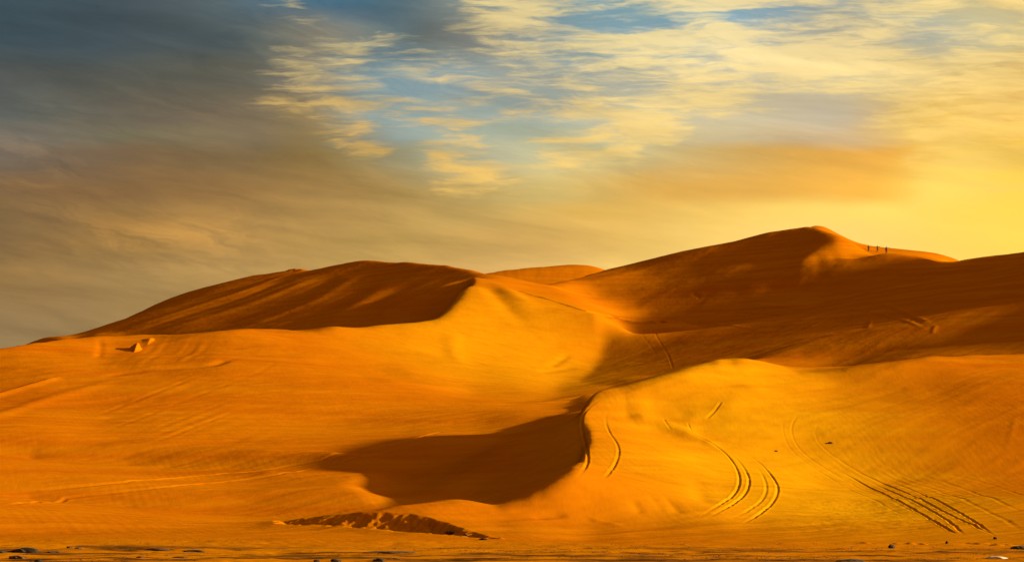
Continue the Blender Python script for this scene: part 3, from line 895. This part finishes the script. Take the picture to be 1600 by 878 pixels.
def make_stone(name, u, v, wpx, hpx, mat, label, group, seed, cat='stone', deep=.7):
    x, y = world(u, v)
    k = y / F
    w, h = wpx * k, hpx * k
    bm = bmesh.new()
    bmesh.ops.create_icosphere(bm, subdivisions=4, radius=1.0)
    r = np.random.default_rng(seed); ph = r.uniform(0, 40, 3)
    co = np.array([q.co[:] for q in bm.verts])
    n1 = fbm(co[:, 0] * 1.3 + ph[0] + co[:, 2] * .7, co[:, 1] * 1.3 + ph[1] - co[:, 2] * .5, seed, 3, .55)
    n2 = fbm(co[:, 0] * 3.5 + ph[2], co[:, 1] * 3.5 + co[:, 2] * 2.7, seed + 5, 2, .5)
    sc = 1 + .28 * n1 + .08 * n2
    tilt = r.uniform(-.18, .18)
    for q, s in zip(bm.verts, sc):
        c = q.co * s
        zz = c.z if c.z > -.35 else -.35 + (c.z + .35) * .2
        q.co = (c.x * w * .5, c.y * w * deep * .5, (zz + tilt * c.x) * h * .5)
    me = bpy.data.meshes.new(name); bm.to_mesh(me); bm.free()
    for f_ in me.polygons:
        f_.use_smooth = True
    me.materials.append(mat)
    o = bpy.data.objects.new(name, me); COL.objects.link(o)
    o.location = (x, y, sand_z(x, y) + h * .10)
    o.rotation_euler = (0, 0, r.uniform(-.3, .3))
    tag(o, label, cat, group)
    return o


GS = 'dark stones on the sand flat'
STONES = [
    (3, 863, 16, 7, M_DARK, 'black stone cut by the left edge of the frame, beside the widest black stone'),
    (35, 862, 40, 10, M_DARK, 'widest black stone, low and rounded, in the left corner of the sand flat'),
    (27, 872, 27, 8, M_BROWN, 'dark brown humped stone just in front of the widest black stone'),
    (61, 877, 13, 6, M_DARK, 'small black stone at the bottom edge, right of the brown humped stone'),
    (85, 863, 22, 4, M_BROWN, 'thin flat brown stone to the right of the widest black stone'),
    (109, 856, 10, 5, M_BROWN, 'small square brown stone behind the thin flat brown one'),
    (122, 857, 11, 4, M_BROWN, 'small low brown stone, right of a pair on the flat behind'),
    (220, 871, 12, 4, M_BROWN, 'lone small brown stone in front of two long low dark stones'),
    (248, 859, 36, 5, M_BROWN, 'long low brown stone, left of a darker long one'),
    (302, 862, 30, 5, M_DARK, 'long low dark stone with a pointed right end'),
    (282, 871, 26, 4, M_BROWN, 'flat brown stone in front of the two long low stones'),
    (495, 877, 11, 5, M_DARK, 'smallest of three black stones in a row at the bottom edge'),
    (524, 877, 15, 6, M_DARK, 'middle black stone of three in a row at the bottom edge'),
    (591, 877, 20, 9, M_DARK, 'tallest black stone of three in a row at the bottom edge'),
    (617, 873, 19, 3, M_BROWN, 'thin brown stone just behind the tallest black stone of the row'),
    (608, 863, 78, 4, M_BROWN, 'very long thin dark ledge of stone lying flat in the sand'),
    (1326, 877, 40, 6, M_DARK, 'flat black stone at the bottom edge below the wheel ruts'),
    (1592, 857, 24, 7, M_DARK, 'black stone at the right edge behind the pale slab'),
]
for k, (u, v, w, h, m, lab) in enumerate(STONES):
    make_stone('stone', u, v, w, h, m, lab, GS, 100 + k)
GD = 'stones lying on the near dune'
for k, (u, v, w, h, m, lab) in enumerate([
    (1298, 692, 8, 3, M_BROWN, 'small brown stone lying on the near dune beside the curved wheel rut'),
    (1393, 856, 9, 8, M_DARK, 'upright dark stone at the foot of the near dune, below the ruts'),
    (1480, 849, 5, 8, M_BROWN, 'narrow brown stone standing at the dune foot, near the end of the ruts'),
    (1555, 842, 5, 6, M_DARK, 'tiny dark stone at the lower end of the right wheel ruts'),
    (1213, 705, 5, 3, M_BROWN, 'tiny brown stone above the outermost curved rut of the bend'),
    (756, 843, 14, 5, M_DARK, 'dark stone at the right foot of the crumbled sand bank'),
    (705, 832, 16, 6, M_BROWN, 'brown lump of crust below the crumbled sand bank'),
    (728, 836, 10, 5, M_BROWN, 'small brown lump between the bank and the dark stone at its foot'),
]):
    make_stone('stone', u, v, w, h, m, lab, GD, 200 + k)
make_stone('stone_slab', 1560, 872, 34, 6, M_PALE, 'pale pinkish grey slab lying in the sand at the right corner', None, 300, 'slab', .45)


def gravel():
    r = np.random.default_rng(21)
    verts, faces = [], []
    base = [(1, 0, 0), (0, 1, 0), (-1, 0, 0), (0, -1, 0), (0, 0, .8), (.6, .6, .35), (-.6, .55, .4), (-.55, -.6, .3), (.6, -.55, .4)]
    bf = [(0, 5, 8), (5, 1, 6), (6, 2, 7), (7, 3, 8), (4, 5, 6), (4, 6, 7), (4, 7, 8), (4, 8, 5), (0, 1, 5), (1, 2, 6), (2, 3, 7), (3, 0, 8)]
    n = 0
    while n < 5200:
        y = 58 + 38 * r.random() ** 1.1
        x = (r.random() * 1.2 - .6) * y * .7
        d = vnoise(np.array([x / 9.0]), np.array([y / 3.0]), 61)[0] + .5 * vnoise(np.array([x / 3.0]), np.array([y / 1.2]), 62)[0]
        if d < .10 + .25 * r.random() or (y > 88 and r.random() < .6):
            continue
        s = .015 + .05 * r.random() ** 3
        z = sand_z(x, y)
        a = r.random() * 6.28; c_, s_ = math.cos(a), math.sin(a)
        b0 = len(verts)
        ex, ey, ez = s * r.uniform(.8, 1.7), s * r.uniform(.7, 1.1), s * r.uniform(.5, .9)
        for (px, py, pz) in base:
            verts.append((x + (px * c_ * ex - py * s_ * ey), y + (px * s_ * ex + py * c_ * ey), z + pz * ez - s * .08))
        faces += [tuple(b0 + q for q in f_) for f_ in bf]
        n += 1
    me = bpy.data.meshes.new('gravel'); me.from_pydata(verts, [], faces); me.materials.append(M_BROWN)
    o = bpy.data.objects.new('gravel', me); COL.objects.link(o); o['kind'] = 'stuff'
    o['label'] = 'scattered brown gravel on the sand flat in front of the dunes'


gravel()

M_SKIN = plain_mat('skin', (.26, .13, .08), .6, .08)
M_HAIR = plain_mat('hair', (.015, .01, .008), .6, .3)
CLOTH = [plain_mat('dark_red_cloth', (.07, .012, .01), .9, .15), plain_mat('brown_cloth', (.06, .018, .008), .9, .15), plain_mat('dark_cloth', (.035, .010, .006), .9, .15)]


def skin_mesh(name, joints, edges, mat, parent, root=0):
    """joints: name -> (co, rx, ry); grows one continuous surface round the skeleton"""
    keys = list(joints)
    me = bpy.data.meshes.new(name)
    me.from_pydata([joints[k][0] for k in keys], [(keys.index(a), keys.index(b)) for a, b in edges], [])
    o = bpy.data.objects.new(name, me); COL.objects.link(o)
    md = o.modifiers.new('skin', 'SKIN'); md.use_smooth_shade = True
    sv = me.skin_vertices[0].data
    for i, k in enumerate(keys):
        sv[i].radius = joints[k][1:3]; sv[i].use_root = (i == root)
    o.modifiers.new('sub', 'SUBSURF').levels = 1
    o.modifiers['sub'].render_levels = 1
    me.materials.append(mat)
    o.parent = parent
    return o


def person(u, v, label, pose, cloth, trouser, yaw):
    x, y = world(u, v)
    root = bpy.data.objects.new('person', None); COL.objects.link(root)
    root.location = (x, y, sand_z(x, y) - .02); root.rotation_euler = (0, 0, yaw)
    tag(root, label, 'person', 'people walking along the dune crest')
    s, lean, al, ar = pose            # stride, lean, left and right arm: (elbow, hand)
    J = {
        'pelvis': ((0, 0, .92), .15, .12), 'waist': ((0, lean * .3, 1.08), .14, .11), 'chest': ((0, lean * .7, 1.30), .17, .12), 'collar': ((0, lean, 1.44), .13, .10),
        'neck': ((0, lean * 1.1, 1.51), .06, .06), 'chin': ((0, lean * 1.15 + .02, 1.58), .075, .085), 'head': ((0, lean * 1.15, 1.66), .085, .10), 'crown': ((0, lean * 1.12, 1.74), .06, .07),
        'hipl': ((-.10, 0, .88), .10, .10), 'kneel': ((-.11, s * .5 + .05, .48), .065, .07), 'anklel': ((-.11, s, .09), .045, .05), 'toel': ((-.12, s + .16, .03), .04, .03),
        'hipr': ((.10, 0, .88), .10, .10), 'kneer': ((.11, -s * .35 + .05, .48), .065, .07), 'ankler': ((.11, -s, .09), .045, .05), 'toer': ((.12, -s + .16, .03), .04, .03),
        'shl': ((-.20, lean, 1.41), .065, .065), 'ell': (al[0], .045, .045), 'wrl': (al[1], .032, .032),
        'shr': ((.20, lean, 1.41), .065, .065), 'elr': (ar[0], .045, .045), 'wrr': (ar[1], .032, .032),
    }
    E = [('pelvis', 'waist'), ('waist', 'chest'), ('chest', 'collar'), ('collar', 'neck'), ('neck', 'chin'), ('chin', 'head'), ('head', 'crown'),
         ('pelvis', 'hipl'), ('hipl', 'kneel'), ('kneel', 'anklel'), ('anklel', 'toel'), ('pelvis', 'hipr'), ('hipr', 'kneer'), ('kneer', 'ankler'), ('ankler', 'toer'),
         ('collar', 'shl'), ('shl', 'ell'), ('ell', 'wrl'), ('collar', 'shr'), ('shr', 'elr'), ('elr', 'wrr')]
    # palms and fingers
    for sd, el_, wr_ in (('l', al[0], al[1]), ('r', ar[0], ar[1])):
        d = (Vector(wr_) - Vector(el_)).normalized()
        side_v = d.cross(Vector((0, 1, .2))).normalized()
        palm = Vector(wr_) + d * .07
        J['palm' + sd] = (tuple(palm), .036, .018); E.append(('wr' + sd, 'palm' + sd))
        for q, (off, ln) in enumerate(((-.03, .075), (-.01, .09), (.01, .085), (.03, .065))):
            a_ = palm + side_v * off + d * .03; b_ = a_ + d * ln
            J['f%d%s' % (q, sd)] = (tuple(a_), .009, .009); J['g%d%s' % (q, sd)] = (tuple(b_), .008, .008)
            E += [('palm' + sd, 'f%d%s' % (q, sd)), ('f%d%s' % (q, sd), 'g%d%s' % (q, sd))]
        th = Vector(wr_) + d * .04 - side_v * .055
        J['th' + sd] = (tuple(th), .010, .010); E.append(('palm' + sd, 'th' + sd))
    # nose and ears
    hx, hy, hz = J['head'][0]
    body = skin_mesh('body', J, E, M_SKIN, root)
    grow = lambda k, m: (J[k][0], J[k][1] + m, J[k][2] + m)
    jk = {k: grow(k, .022) for k in ('pelvis', 'waist', 'chest', 'collar', 'shl', 'ell', 'wrl', 'shr', 'elr', 'wrr')}
    skin_mesh('jacket', jk, [e for e in E if e[0] in jk and e[1] in jk], cloth, root)
    tk = {k: grow(k, .02) for k in ('pelvis', 'hipl', 'kneel', 'anklel', 'hipr', 'kneer', 'ankler')}
    skin_mesh('trousers', tk, [e for e in E if e[0] in tk and e[1] in tk], trouser, root)
    bm = bmesh.new()
    bmesh.ops.create_uvsphere(bm, u_segments=20, v_segments=12, radius=1.0)
    for q in list(bm.verts):
        if q.co.z < -.15 and q.co.y > -.35:
            bm.verts.remove(q)
    for q in bm.verts:
        q.co = (q.co.x * .118, q.co.y * .132 - .015 + hy, q.co.z * .125 + hz + .015)
    me = bpy.data.meshes.new('hair'); bm.to_mesh(me); bm.free(); me.materials.append(M_HAIR)
    h = bpy.data.objects.new('hair', me); COL.objects.link(h); h.parent = root
    def blob(nm, c, r_, mat):
        bm = bmesh.new()
        bmesh.ops.create_uvsphere(bm, u_segments=12, v_segments=8, radius=1.0)
        for q in bm.verts:
            q.co = (q.co.x * r_[0] + c[0] + hx, q.co.y * r_[1] + c[1] + hy, q.co.z * r_[2] + c[2] + hz)
        me = bpy.data.meshes.new(nm); bm.to_mesh(me); bm.free(); me.materials.append(mat)
        p_ = bpy.data.objects.new(nm, me); COL.objects.link(p_); p_.parent = root
    blob('nose', (0, .115, -.03), (.016, .022, .03), M_SKIN)
    blob('mouth', (0, .098, -.085), (.028, .01, .008), M_SKIN)
    for sx_ in (-1, 1):
        blob('ear', (.10 * sx_, 0, -.03), (.012, .025, .035), M_SKIN)
        blob('eye', (.036 * sx_, .096, .004), (.013, .013, .013), M_HAIR)
    return root


person(1357, 393.5, 'person in dark clothes standing upright on the dune crest, nearest the high peak', (.10, .02, ((-.26, .02, 1.15), (-.27, .10, .90)), ((.27, .02, 1.15), (.26, .10, .90))), CLOTH[2], CLOTH[1], math.radians(200))
person(1371, 394.0, 'slim person in brown with both arms held out, between the two others on the crest', (.14, .03, ((-.45, .06, 1.40), (-.68, .10, 1.46)), ((.44, .06, 1.38), (.66, .10, 1.42))), CLOTH[1], CLOTH[1], math.radians(190))
person(1385, 396.5, 'person in dark red striding with one arm out, farthest from the peak of the three', (.26, .10, ((-.44, .10, 1.34), (-.66, .18, 1.36)), ((.29, .02, 1.16), (.30, .16, .94))), CLOTH[0], CLOTH[2], math.radians(175))

# ------------------------------------------------------------------ sky
wd = bpy.data.worlds.new('World'); scene.world = wd; wd.use_nodes = True
nt = wd.node_tree; nt.nodes.clear(); g = G(nt)
out = nt.nodes.new('ShaderNodeOutputWorld'); bg = nt.nodes.new('ShaderNodeBackground')
nt.links.new(bg.outputs[0], out.inputs[0])
STR = 0.05
bg.inputs['Strength'].default_value = STR
geo = nt.nodes.new('ShaderNodeTexCoord')
dx, dy, dz = g.sep(geo.outputs['Generated'])
hor = g.math('SQRT', g.math('ADD', g.math('MULTIPLY', dx, dx), g.math('MULTIPLY', dy, dy)))
az = g.math('ARCTAN2', dx, dy)                       # 0 = along the view, + to the sun's side
el = g.math('DIVIDE', dz, g.math('MAXIMUM', hor, .02))
U0, U1, PX = -200.0, 1800.0, 0.000374                 # radians per photo pixel, about
lim = g.math('MINIMUM', g.math('MAXIMUM', az, -1.2), 1.2)
tu = g.math('TANGENT', lim)
su = g.math('ADD', g.math('MULTIPLY', tu, F), 800.0)
sv = g.math('SUBTRACT', VH, g.math('DIVIDE', g.math('MULTIPLY', el, F), g.math('COSINE', lim)))
base_vec = g.xyz(g.math('MULTIPLY', su, .001), g.math('MULTIPLY', sv, .001), 0.0)


def warp(scale, amp_u, amp_v, off, stretch=3.0, detail=3):
    c = g.xyz(g.math('MULTIPLY', su, .001), g.math('MULTIPLY', sv, .001 * stretch), off)
    a = g.math('MULTIPLY', g.math('SUBTRACT', g.noise(c, scale, detail, .55), .5), amp_u)
    c2 = g.xyz(g.math('MULTIPLY', su, .001), g.math('MULTIPLY', sv, .001 * stretch), off + 7.7)
    b = g.math('MULTIPLY', g.math('SUBTRACT', g.noise(c2, scale, detail, .55), .5), amp_v)
    return a, b


SKY = {
    0: [(0, 62, 80, 87), (200, 68, 80, 85), (350, 85, 100, 105), (500, 70, 105, 125), (620, 88, 110, 118), (740, 130, 140, 135), (850, 120, 150, 160), (1000, 125, 160, 170), (1150, 130, 165, 180), (1300, 160, 170, 165), (1450, 190, 184, 148), (1600, 215, 194, 139)],
    60: [(0, 58, 74, 80), (200, 67, 78, 82), (400, 88, 95, 92), (500, 132, 127, 110), (600, 100, 115, 118), (680, 105, 110, 105), (800, 140, 145, 140), (950, 130, 160, 170), (1150, 150, 170, 175), (1300, 175, 170, 150), (1450, 180, 179, 158), (1600, 195, 184, 139)],
    120: [(0, 80, 82, 78), (200, 85, 85, 75), (400, 98, 95, 82), (500, 122, 122, 115), (600, 128, 150, 155), (700, 138, 155, 158), (800, 150, 155, 145), (1000, 160, 165, 155), (1200, 200, 190, 160), (1400, 215, 194, 139), (1600, 225, 184, 102)],
    180: [(0, 92, 95, 88), (200, 107, 97, 80), (400, 120, 105, 80), (500, 142, 127, 95), (600, 142, 160, 158), (700, 155, 166, 158), (850, 160, 170, 160), (1000, 195, 185, 150), (1200, 205, 190, 155), (1330, 205, 185, 150), (1450, 235, 189, 93), (1600, 235, 179, 79)],
    212: [(0, 110, 101, 88), (80, 114, 105, 88), (200, 118, 107, 80), (400, 127, 109, 78), (510, 142, 124, 85), (610, 150, 160, 150), (680, 160, 168, 152), (860, 175, 178, 150), (1010, 205, 190, 145), (1200, 208, 185, 140), (1340, 214, 180, 125), (1450, 245, 197, 93), (1600, 240, 189, 79)],
    240: [(0, 117, 102, 85), (200, 122, 97, 65), (400, 130, 105, 65), (520, 145, 120, 70), (650, 170, 165, 130), (780, 185, 180, 145), (900, 200, 190, 140), (1020, 210, 186, 125), (1200, 222, 174, 88), (1380, 240, 177, 70), (1480, 250, 204, 93), (1600, 248, 199, 79)],
    300: [(0, 127, 97, 60), (200, 137, 102, 58), (400, 152, 115, 62), (600, 168, 135, 72), (750, 195, 165, 95), (880, 212, 182, 105), (1000, 218, 170, 80), (1200, 232, 174, 74), (1350, 248, 185, 68), (1410, 252, 204, 85), (1450, 255, 217, 97), (1600, 255, 214, 79)],
    332: [(0, 128, 99, 60), (200, 148, 111, 58), (400, 164, 125, 66), (600, 178, 142, 75), (800, 206, 168, 90), (940, 226, 180, 85), (1040, 236, 190, 92), (1200, 252, 208, 100), (1350, 255, 219, 102), (1450, 255, 218, 93), (1600, 255, 216, 79)],
    370: [(0, 132, 102, 60), (200, 162, 122, 62), (400, 177, 135, 70), (600, 188, 150, 78), (800, 205, 162, 85), (950, 225, 180, 90), (1100, 250, 205, 105), (1300, 255, 212, 110), (1450, 253, 213, 97), (1600, 255, 217, 83)],
    430: [(0, 148, 113, 62), (200, 162, 127, 72), (400, 180, 142, 78), (600, 195, 155, 82), (800, 215, 170, 95), (950, 240, 195, 105), (1100, 253, 210, 112), (1300, 254, 213, 112), (1600, 255, 214, 88)],
    530: [(0, 152, 123, 80), (200, 160, 127, 75), (400, 180, 142, 80), (800, 215, 170, 95), (1100, 250, 205, 110), (1600, 255, 211, 88)],
}
MASK = {
    0: [(380, 0), (450, .6), (520, .1), (560, 0), (650, 0), (720, .4), (800, .8), (900, .75), (1050, .7), (1150, .9), (1250, .7), (1350, .8), (1500, .7), (1600, .9)],
    30: [(400, 0), (450, .2), (480, .3), (560, 0), (650, 0), (720, .5), (800, .5), (900, .2), (1000, .25), (1080, .5), (1180, .15), (1280, .5), (1400, .6), (1480, .3), (1600, .5)],
    60: [(400, 0), (480, .5), (560, .55), (640, .2), (680, .1), (760, .55), (850, .6), (950, .7), (1050, .85), (1150, .8), (1250, .7), (1350, .75), (1450, .3), (1560, .7)],
    100: [(380, 0), (470, .6), (550, .6), (590, .25), (680, .5), (750, .5), (830, .4), (900, .55), (1000, .75), (1100, .8), (1200, .9), (1300, .95), (1400, .85), (1500, .5), (1600, .5)],
    140: [(380, 0), (480, .6), (540, .5), (600, .15), (680, 0), (760, .5), (850, .45), (950, .5), (1050, .6), (1150, .7), (1280, .3), (1350, .5), (1450, .7), (1600, .8)],
    162: [(370, 0), (420, .5), (550, .7), (620, .6), (680, .4), (750, .15), (850, .6), (1000, .7), (1100, .8), (1180, .7), (1250, .1), (1330, .1), (1420, .7), (1600, .75)],
    200: [(450, 0), (510, .5), (570, .85), (610, .2), (660, .3), (720, .6), (800, .1), (870, .35), (950, .75), (1040, .8), (1090, .1), (1300, 0), (1380, .3), (1450, .8), (1600, .8)],
    240: [(520, 0), (590, .6), (620, .0), (680, .7), (760, .6), (810, .05), (870, .5), (980, .8), (1020, .1), (1060, 0), (1350, 0), (1450, .5), (1600, .6)],
    290: [(600, 0), (670, .6), (750, .7), (810, .3), (860, 0), (1400, 0), (1500, .3), (1600, .2)],
    330: [(0, 0), (1600, 0)],
}


def pos_of(u):
    return (u - U0) / (U1 - U0)


def field(table, uc, vc, scalar=False):
    fu = g.math('MULTIPLY', g.math('SUBTRACT', uc, U0), 1 / (U1 - U0), clamp=True)
    rows = sorted(table)
    cur = None
    for k, r in enumerate(rows):
        st = []
        for e in table[r]:
            st.append((pos_of(e[0]), (e[1], e[1], e[1], 1.0) if scalar else srgb(*e[1:])))
        c = g.ramp(fu, st, 'LINEAR' if scalar else 'CARDINAL')
        cur = c if cur is None else g.mix(g.rng(vc, rows[k - 1], r), cur, c)
    return cur


w1u, w1v = warp(4.0, 100, 40, 0.0)
uc = g.math('ADD', su, w1u); vc = g.math('ADD', sv, w1v)
sky_col = field(SKY, uc, vc)
w2u, w2v = warp(7.0, 110, 36, 3.1, 4.0, 4)
um = g.math('ADD', su, w2u); vm = g.math('ADD', sv, w2v)
mask = field(MASK, um, vm, True)
# rippled cloud: long flat streaks
ct, sn = math.cos(math.radians(17)), math.sin(math.radians(17))
bp = g.math('ADD', g.math('MULTIPLY', um, ct), g.math('MULTIPLY', vm, sn)); bq = g.math('SUBTRACT', g.math('MULTIPLY', vm, ct), g.math('MULTIPLY', um, sn))
band = g.noise(g.xyz(g.math('MULTIPLY', bp, .0030), g.math('MULTIPLY', bq, .0135), 4.0), 1.0, 6, .6, .5)
rip = g.noise(g.xyz(g.math('MULTIPLY', um, .0058), g.math('MULTIPLY', g.math('ADD', vm, g.math('MULTIPLY', um, .04)), .050), 0.0), 1.0, 7, .62, .55)
rr = g.math('ADD', g.math('MULTIPLY', g.math('SUBTRACT', rip, .5), 3.4), g.math('MULTIPLY', g.math('SUBTRACT', band, .5), 2.8))
rip3 = g.noise(g.xyz(g.math('MULTIPLY', um, .012), g.math('MULTIPLY', g.math('ADD', sv, g.math('MULTIPLY', w2v, .6)), .125), 6.0), 1.0, 4, .55, .4)
rr = g.math('ADD', rr, g.math('MULTIPLY', g.math('SUBTRACT', rip3, .5), 2.0))
cl = g.math('ADD', rr, g.math('MULTIPLY', g.math('SUBTRACT', mask, .53), 1.9))
cl = g.rng(cl, -.62, .82)
cl = g.math('MULTIPLY', cl, g.rng(mask, .02, .3))
fu = g.math('MULTIPLY', g.math('SUBTRACT', su, U0), 1 / (U1 - U0), clamp=True)
ctop = g.ramp(fu, [(pos_of(400), srgb(205, 185, 125)), (pos_of(700), srgb(232, 205, 135)), (pos_of(1000), srgb(252, 226, 155)), (pos_of(1300), srgb(255, 226, 155)), (pos_of(1600), srgb(255, 220, 135))], 'LINEAR')
clow = g.ramp(fu, [(pos_of(400), srgb(205, 160, 80)), (pos_of(700), srgb(240, 192, 95)), (pos_of(1000), srgb(250, 212, 125)), (pos_of(1300), srgb(255, 216, 120)), (pos_of(1600), srgb(255, 206, 100))], 'LINEAR')
ccol = g.mix(g.rng(sv, 60, 230), ctop, clow)
sky_col = g.mix(g.math('MULTIPLY', cl, .84), sky_col, ccol)
# golden wisps in the grey cloud on the left
WISP = {
    0: [(0, .1), (300, .1), (420, .5), (520, .4), (650, .2), (760, .1), (1600, 0)],
    110: [(0, .15), (250, .25), (420, .5), (520, .2), (640, .5), (760, .3), (1600, 0)],
    180: [(0, .2), (120, .35), (260, .45), (420, .3), (560, .2), (1600, 0)],
    222: [(0, .55), (60, .6), (130, .15), (250, .1), (380, .1), (600, .1), (1600, 0)],
    270: [(0, .6), (90, .75), (140, .4), (200, .1), (400, .1), (650, .3), (1600, 0)],
    320: [(0, .35), (120, .5), (220, .2), (330, .35), (500, .1), (800, .1), (1600, 0)],
    365: [(0, .2), (90, .5), (170, 1.0), (260, .9), (360, .7), (460, .2), (800, .1), (1600, 0)],
    410: [(0, .2), (120, .2), (260, .4), (420, .3), (800, .1), (1600, 0)],
    470: [(0, 0), (1600, 0)],
}
wm = field(WISP, um, vm, True)
wn = g.noise(g.xyz(g.math('MULTIPLY', bp, .0048), g.math('MULTIPLY', bq, .026), 9.0), 1.0, 7, .64, .7)
wl = g.math('MULTIPLY', g.rng(wn, .40, .66), wm)
sky_col = g.mix(g.math('MULTIPLY', wl, .75), sky_col, g.mix(1.0, sky_col, (1.75, 1.62, 1.35, 1), 'MULTIPLY'))
wd_ = g.math('MULTIPLY', g.rng(wn, .48, .30), g.rng(su, 900, 500))
sky_col = g.mix(g.math('MULTIPLY', wd_, .18), sky_col, g.mix(1.0, sky_col, (.62, .62, .66, 1), 'MULTIPLY'))
# soft long streaks through everything
st1 = g.noise(g.xyz(g.math('MULTIPLY', su, .0032), g.math('MULTIPLY', g.math('SUBTRACT', sv, g.math('MULTIPLY', su, .14)), .022), 5.0), 1.0, 6, .6, .5)
sk = g.rng(st1, .25, .75, .80, 1.20, False)
calm = g.math('MULTIPLY', g.rng(su, 700, 1300), g.rng(sv, 220, 330))
sk = g.math('ADD', g.math('MULTIPLY', g.math('SUBTRACT', sk, 1.0), g.math('SUBTRACT', 1.0, g.math('MULTIPLY', calm, .8))), g.math('ADD', 1.0, g.math('MULTIPLY', calm, .05)))
sky_col = g.mix(1.0, sky_col, g.xyz(sk, sk, sk), 'MULTIPLY')
# clear air behind the cloud
nis = nt.nodes.new('ShaderNodeTexSky'); nis.sky_type = 'NISHITA'; nis.sun_disc = False
nis.sun_elevation = SUN_EL; nis.sun_rotation = math.radians(90) + SUN_AZ
nis.air_density = 1.0; nis.dust_density = 3.0; nis.ozone_density = 1.0
cloud10 = g.mix(1.0, sky_col, (6.28, 6.28, 6.28, 1), 'MULTIPLY')
nt.links.new(g.mix(.97, nis.outputs[0], cloud10), bg.inputs['Color'])

# ------------------------------------------------------------------ sun
sd = bpy.data.lights.new('sun', 'SUN'); sd.energy = 4.5; sd.angle = math.radians(1.8); sd.color = (1.0, .95, .6)
so = bpy.data.objects.new('sun', sd); COL.objects.link(so)
so.rotation_euler = Vector(-SUN).to_track_quat('-Z', 'Y').to_euler()

# ------------------------------------------------------------------ camera
cd = bpy.data.cameras.new('camera'); cam = bpy.data.objects.new('camera', cd); COL.objects.link(cam)
cam.location = (0, 0, EYE); cam.rotation_euler = (math.radians(90), 0, 0)
cd.sensor_width = 36.0; cd.lens = 36.0 * F / 1600.0
cd.shift_y = (VH - 439.0) / 1600.0
cd.clip_start = .1; cd.clip_end = 30000
scene.camera = cam

vs_ = scene.view_settings
vs_.view_transform = 'Standard'; vs_.look = 'None'; vs_.exposure = 1.68; vs_.gamma = 1.0; vs_.use_curve_mapping = False
scene.cycles.max_bounces = 6; scene.cycles.diffuse_bounces = 4
scene.cycles.use_denoising = True
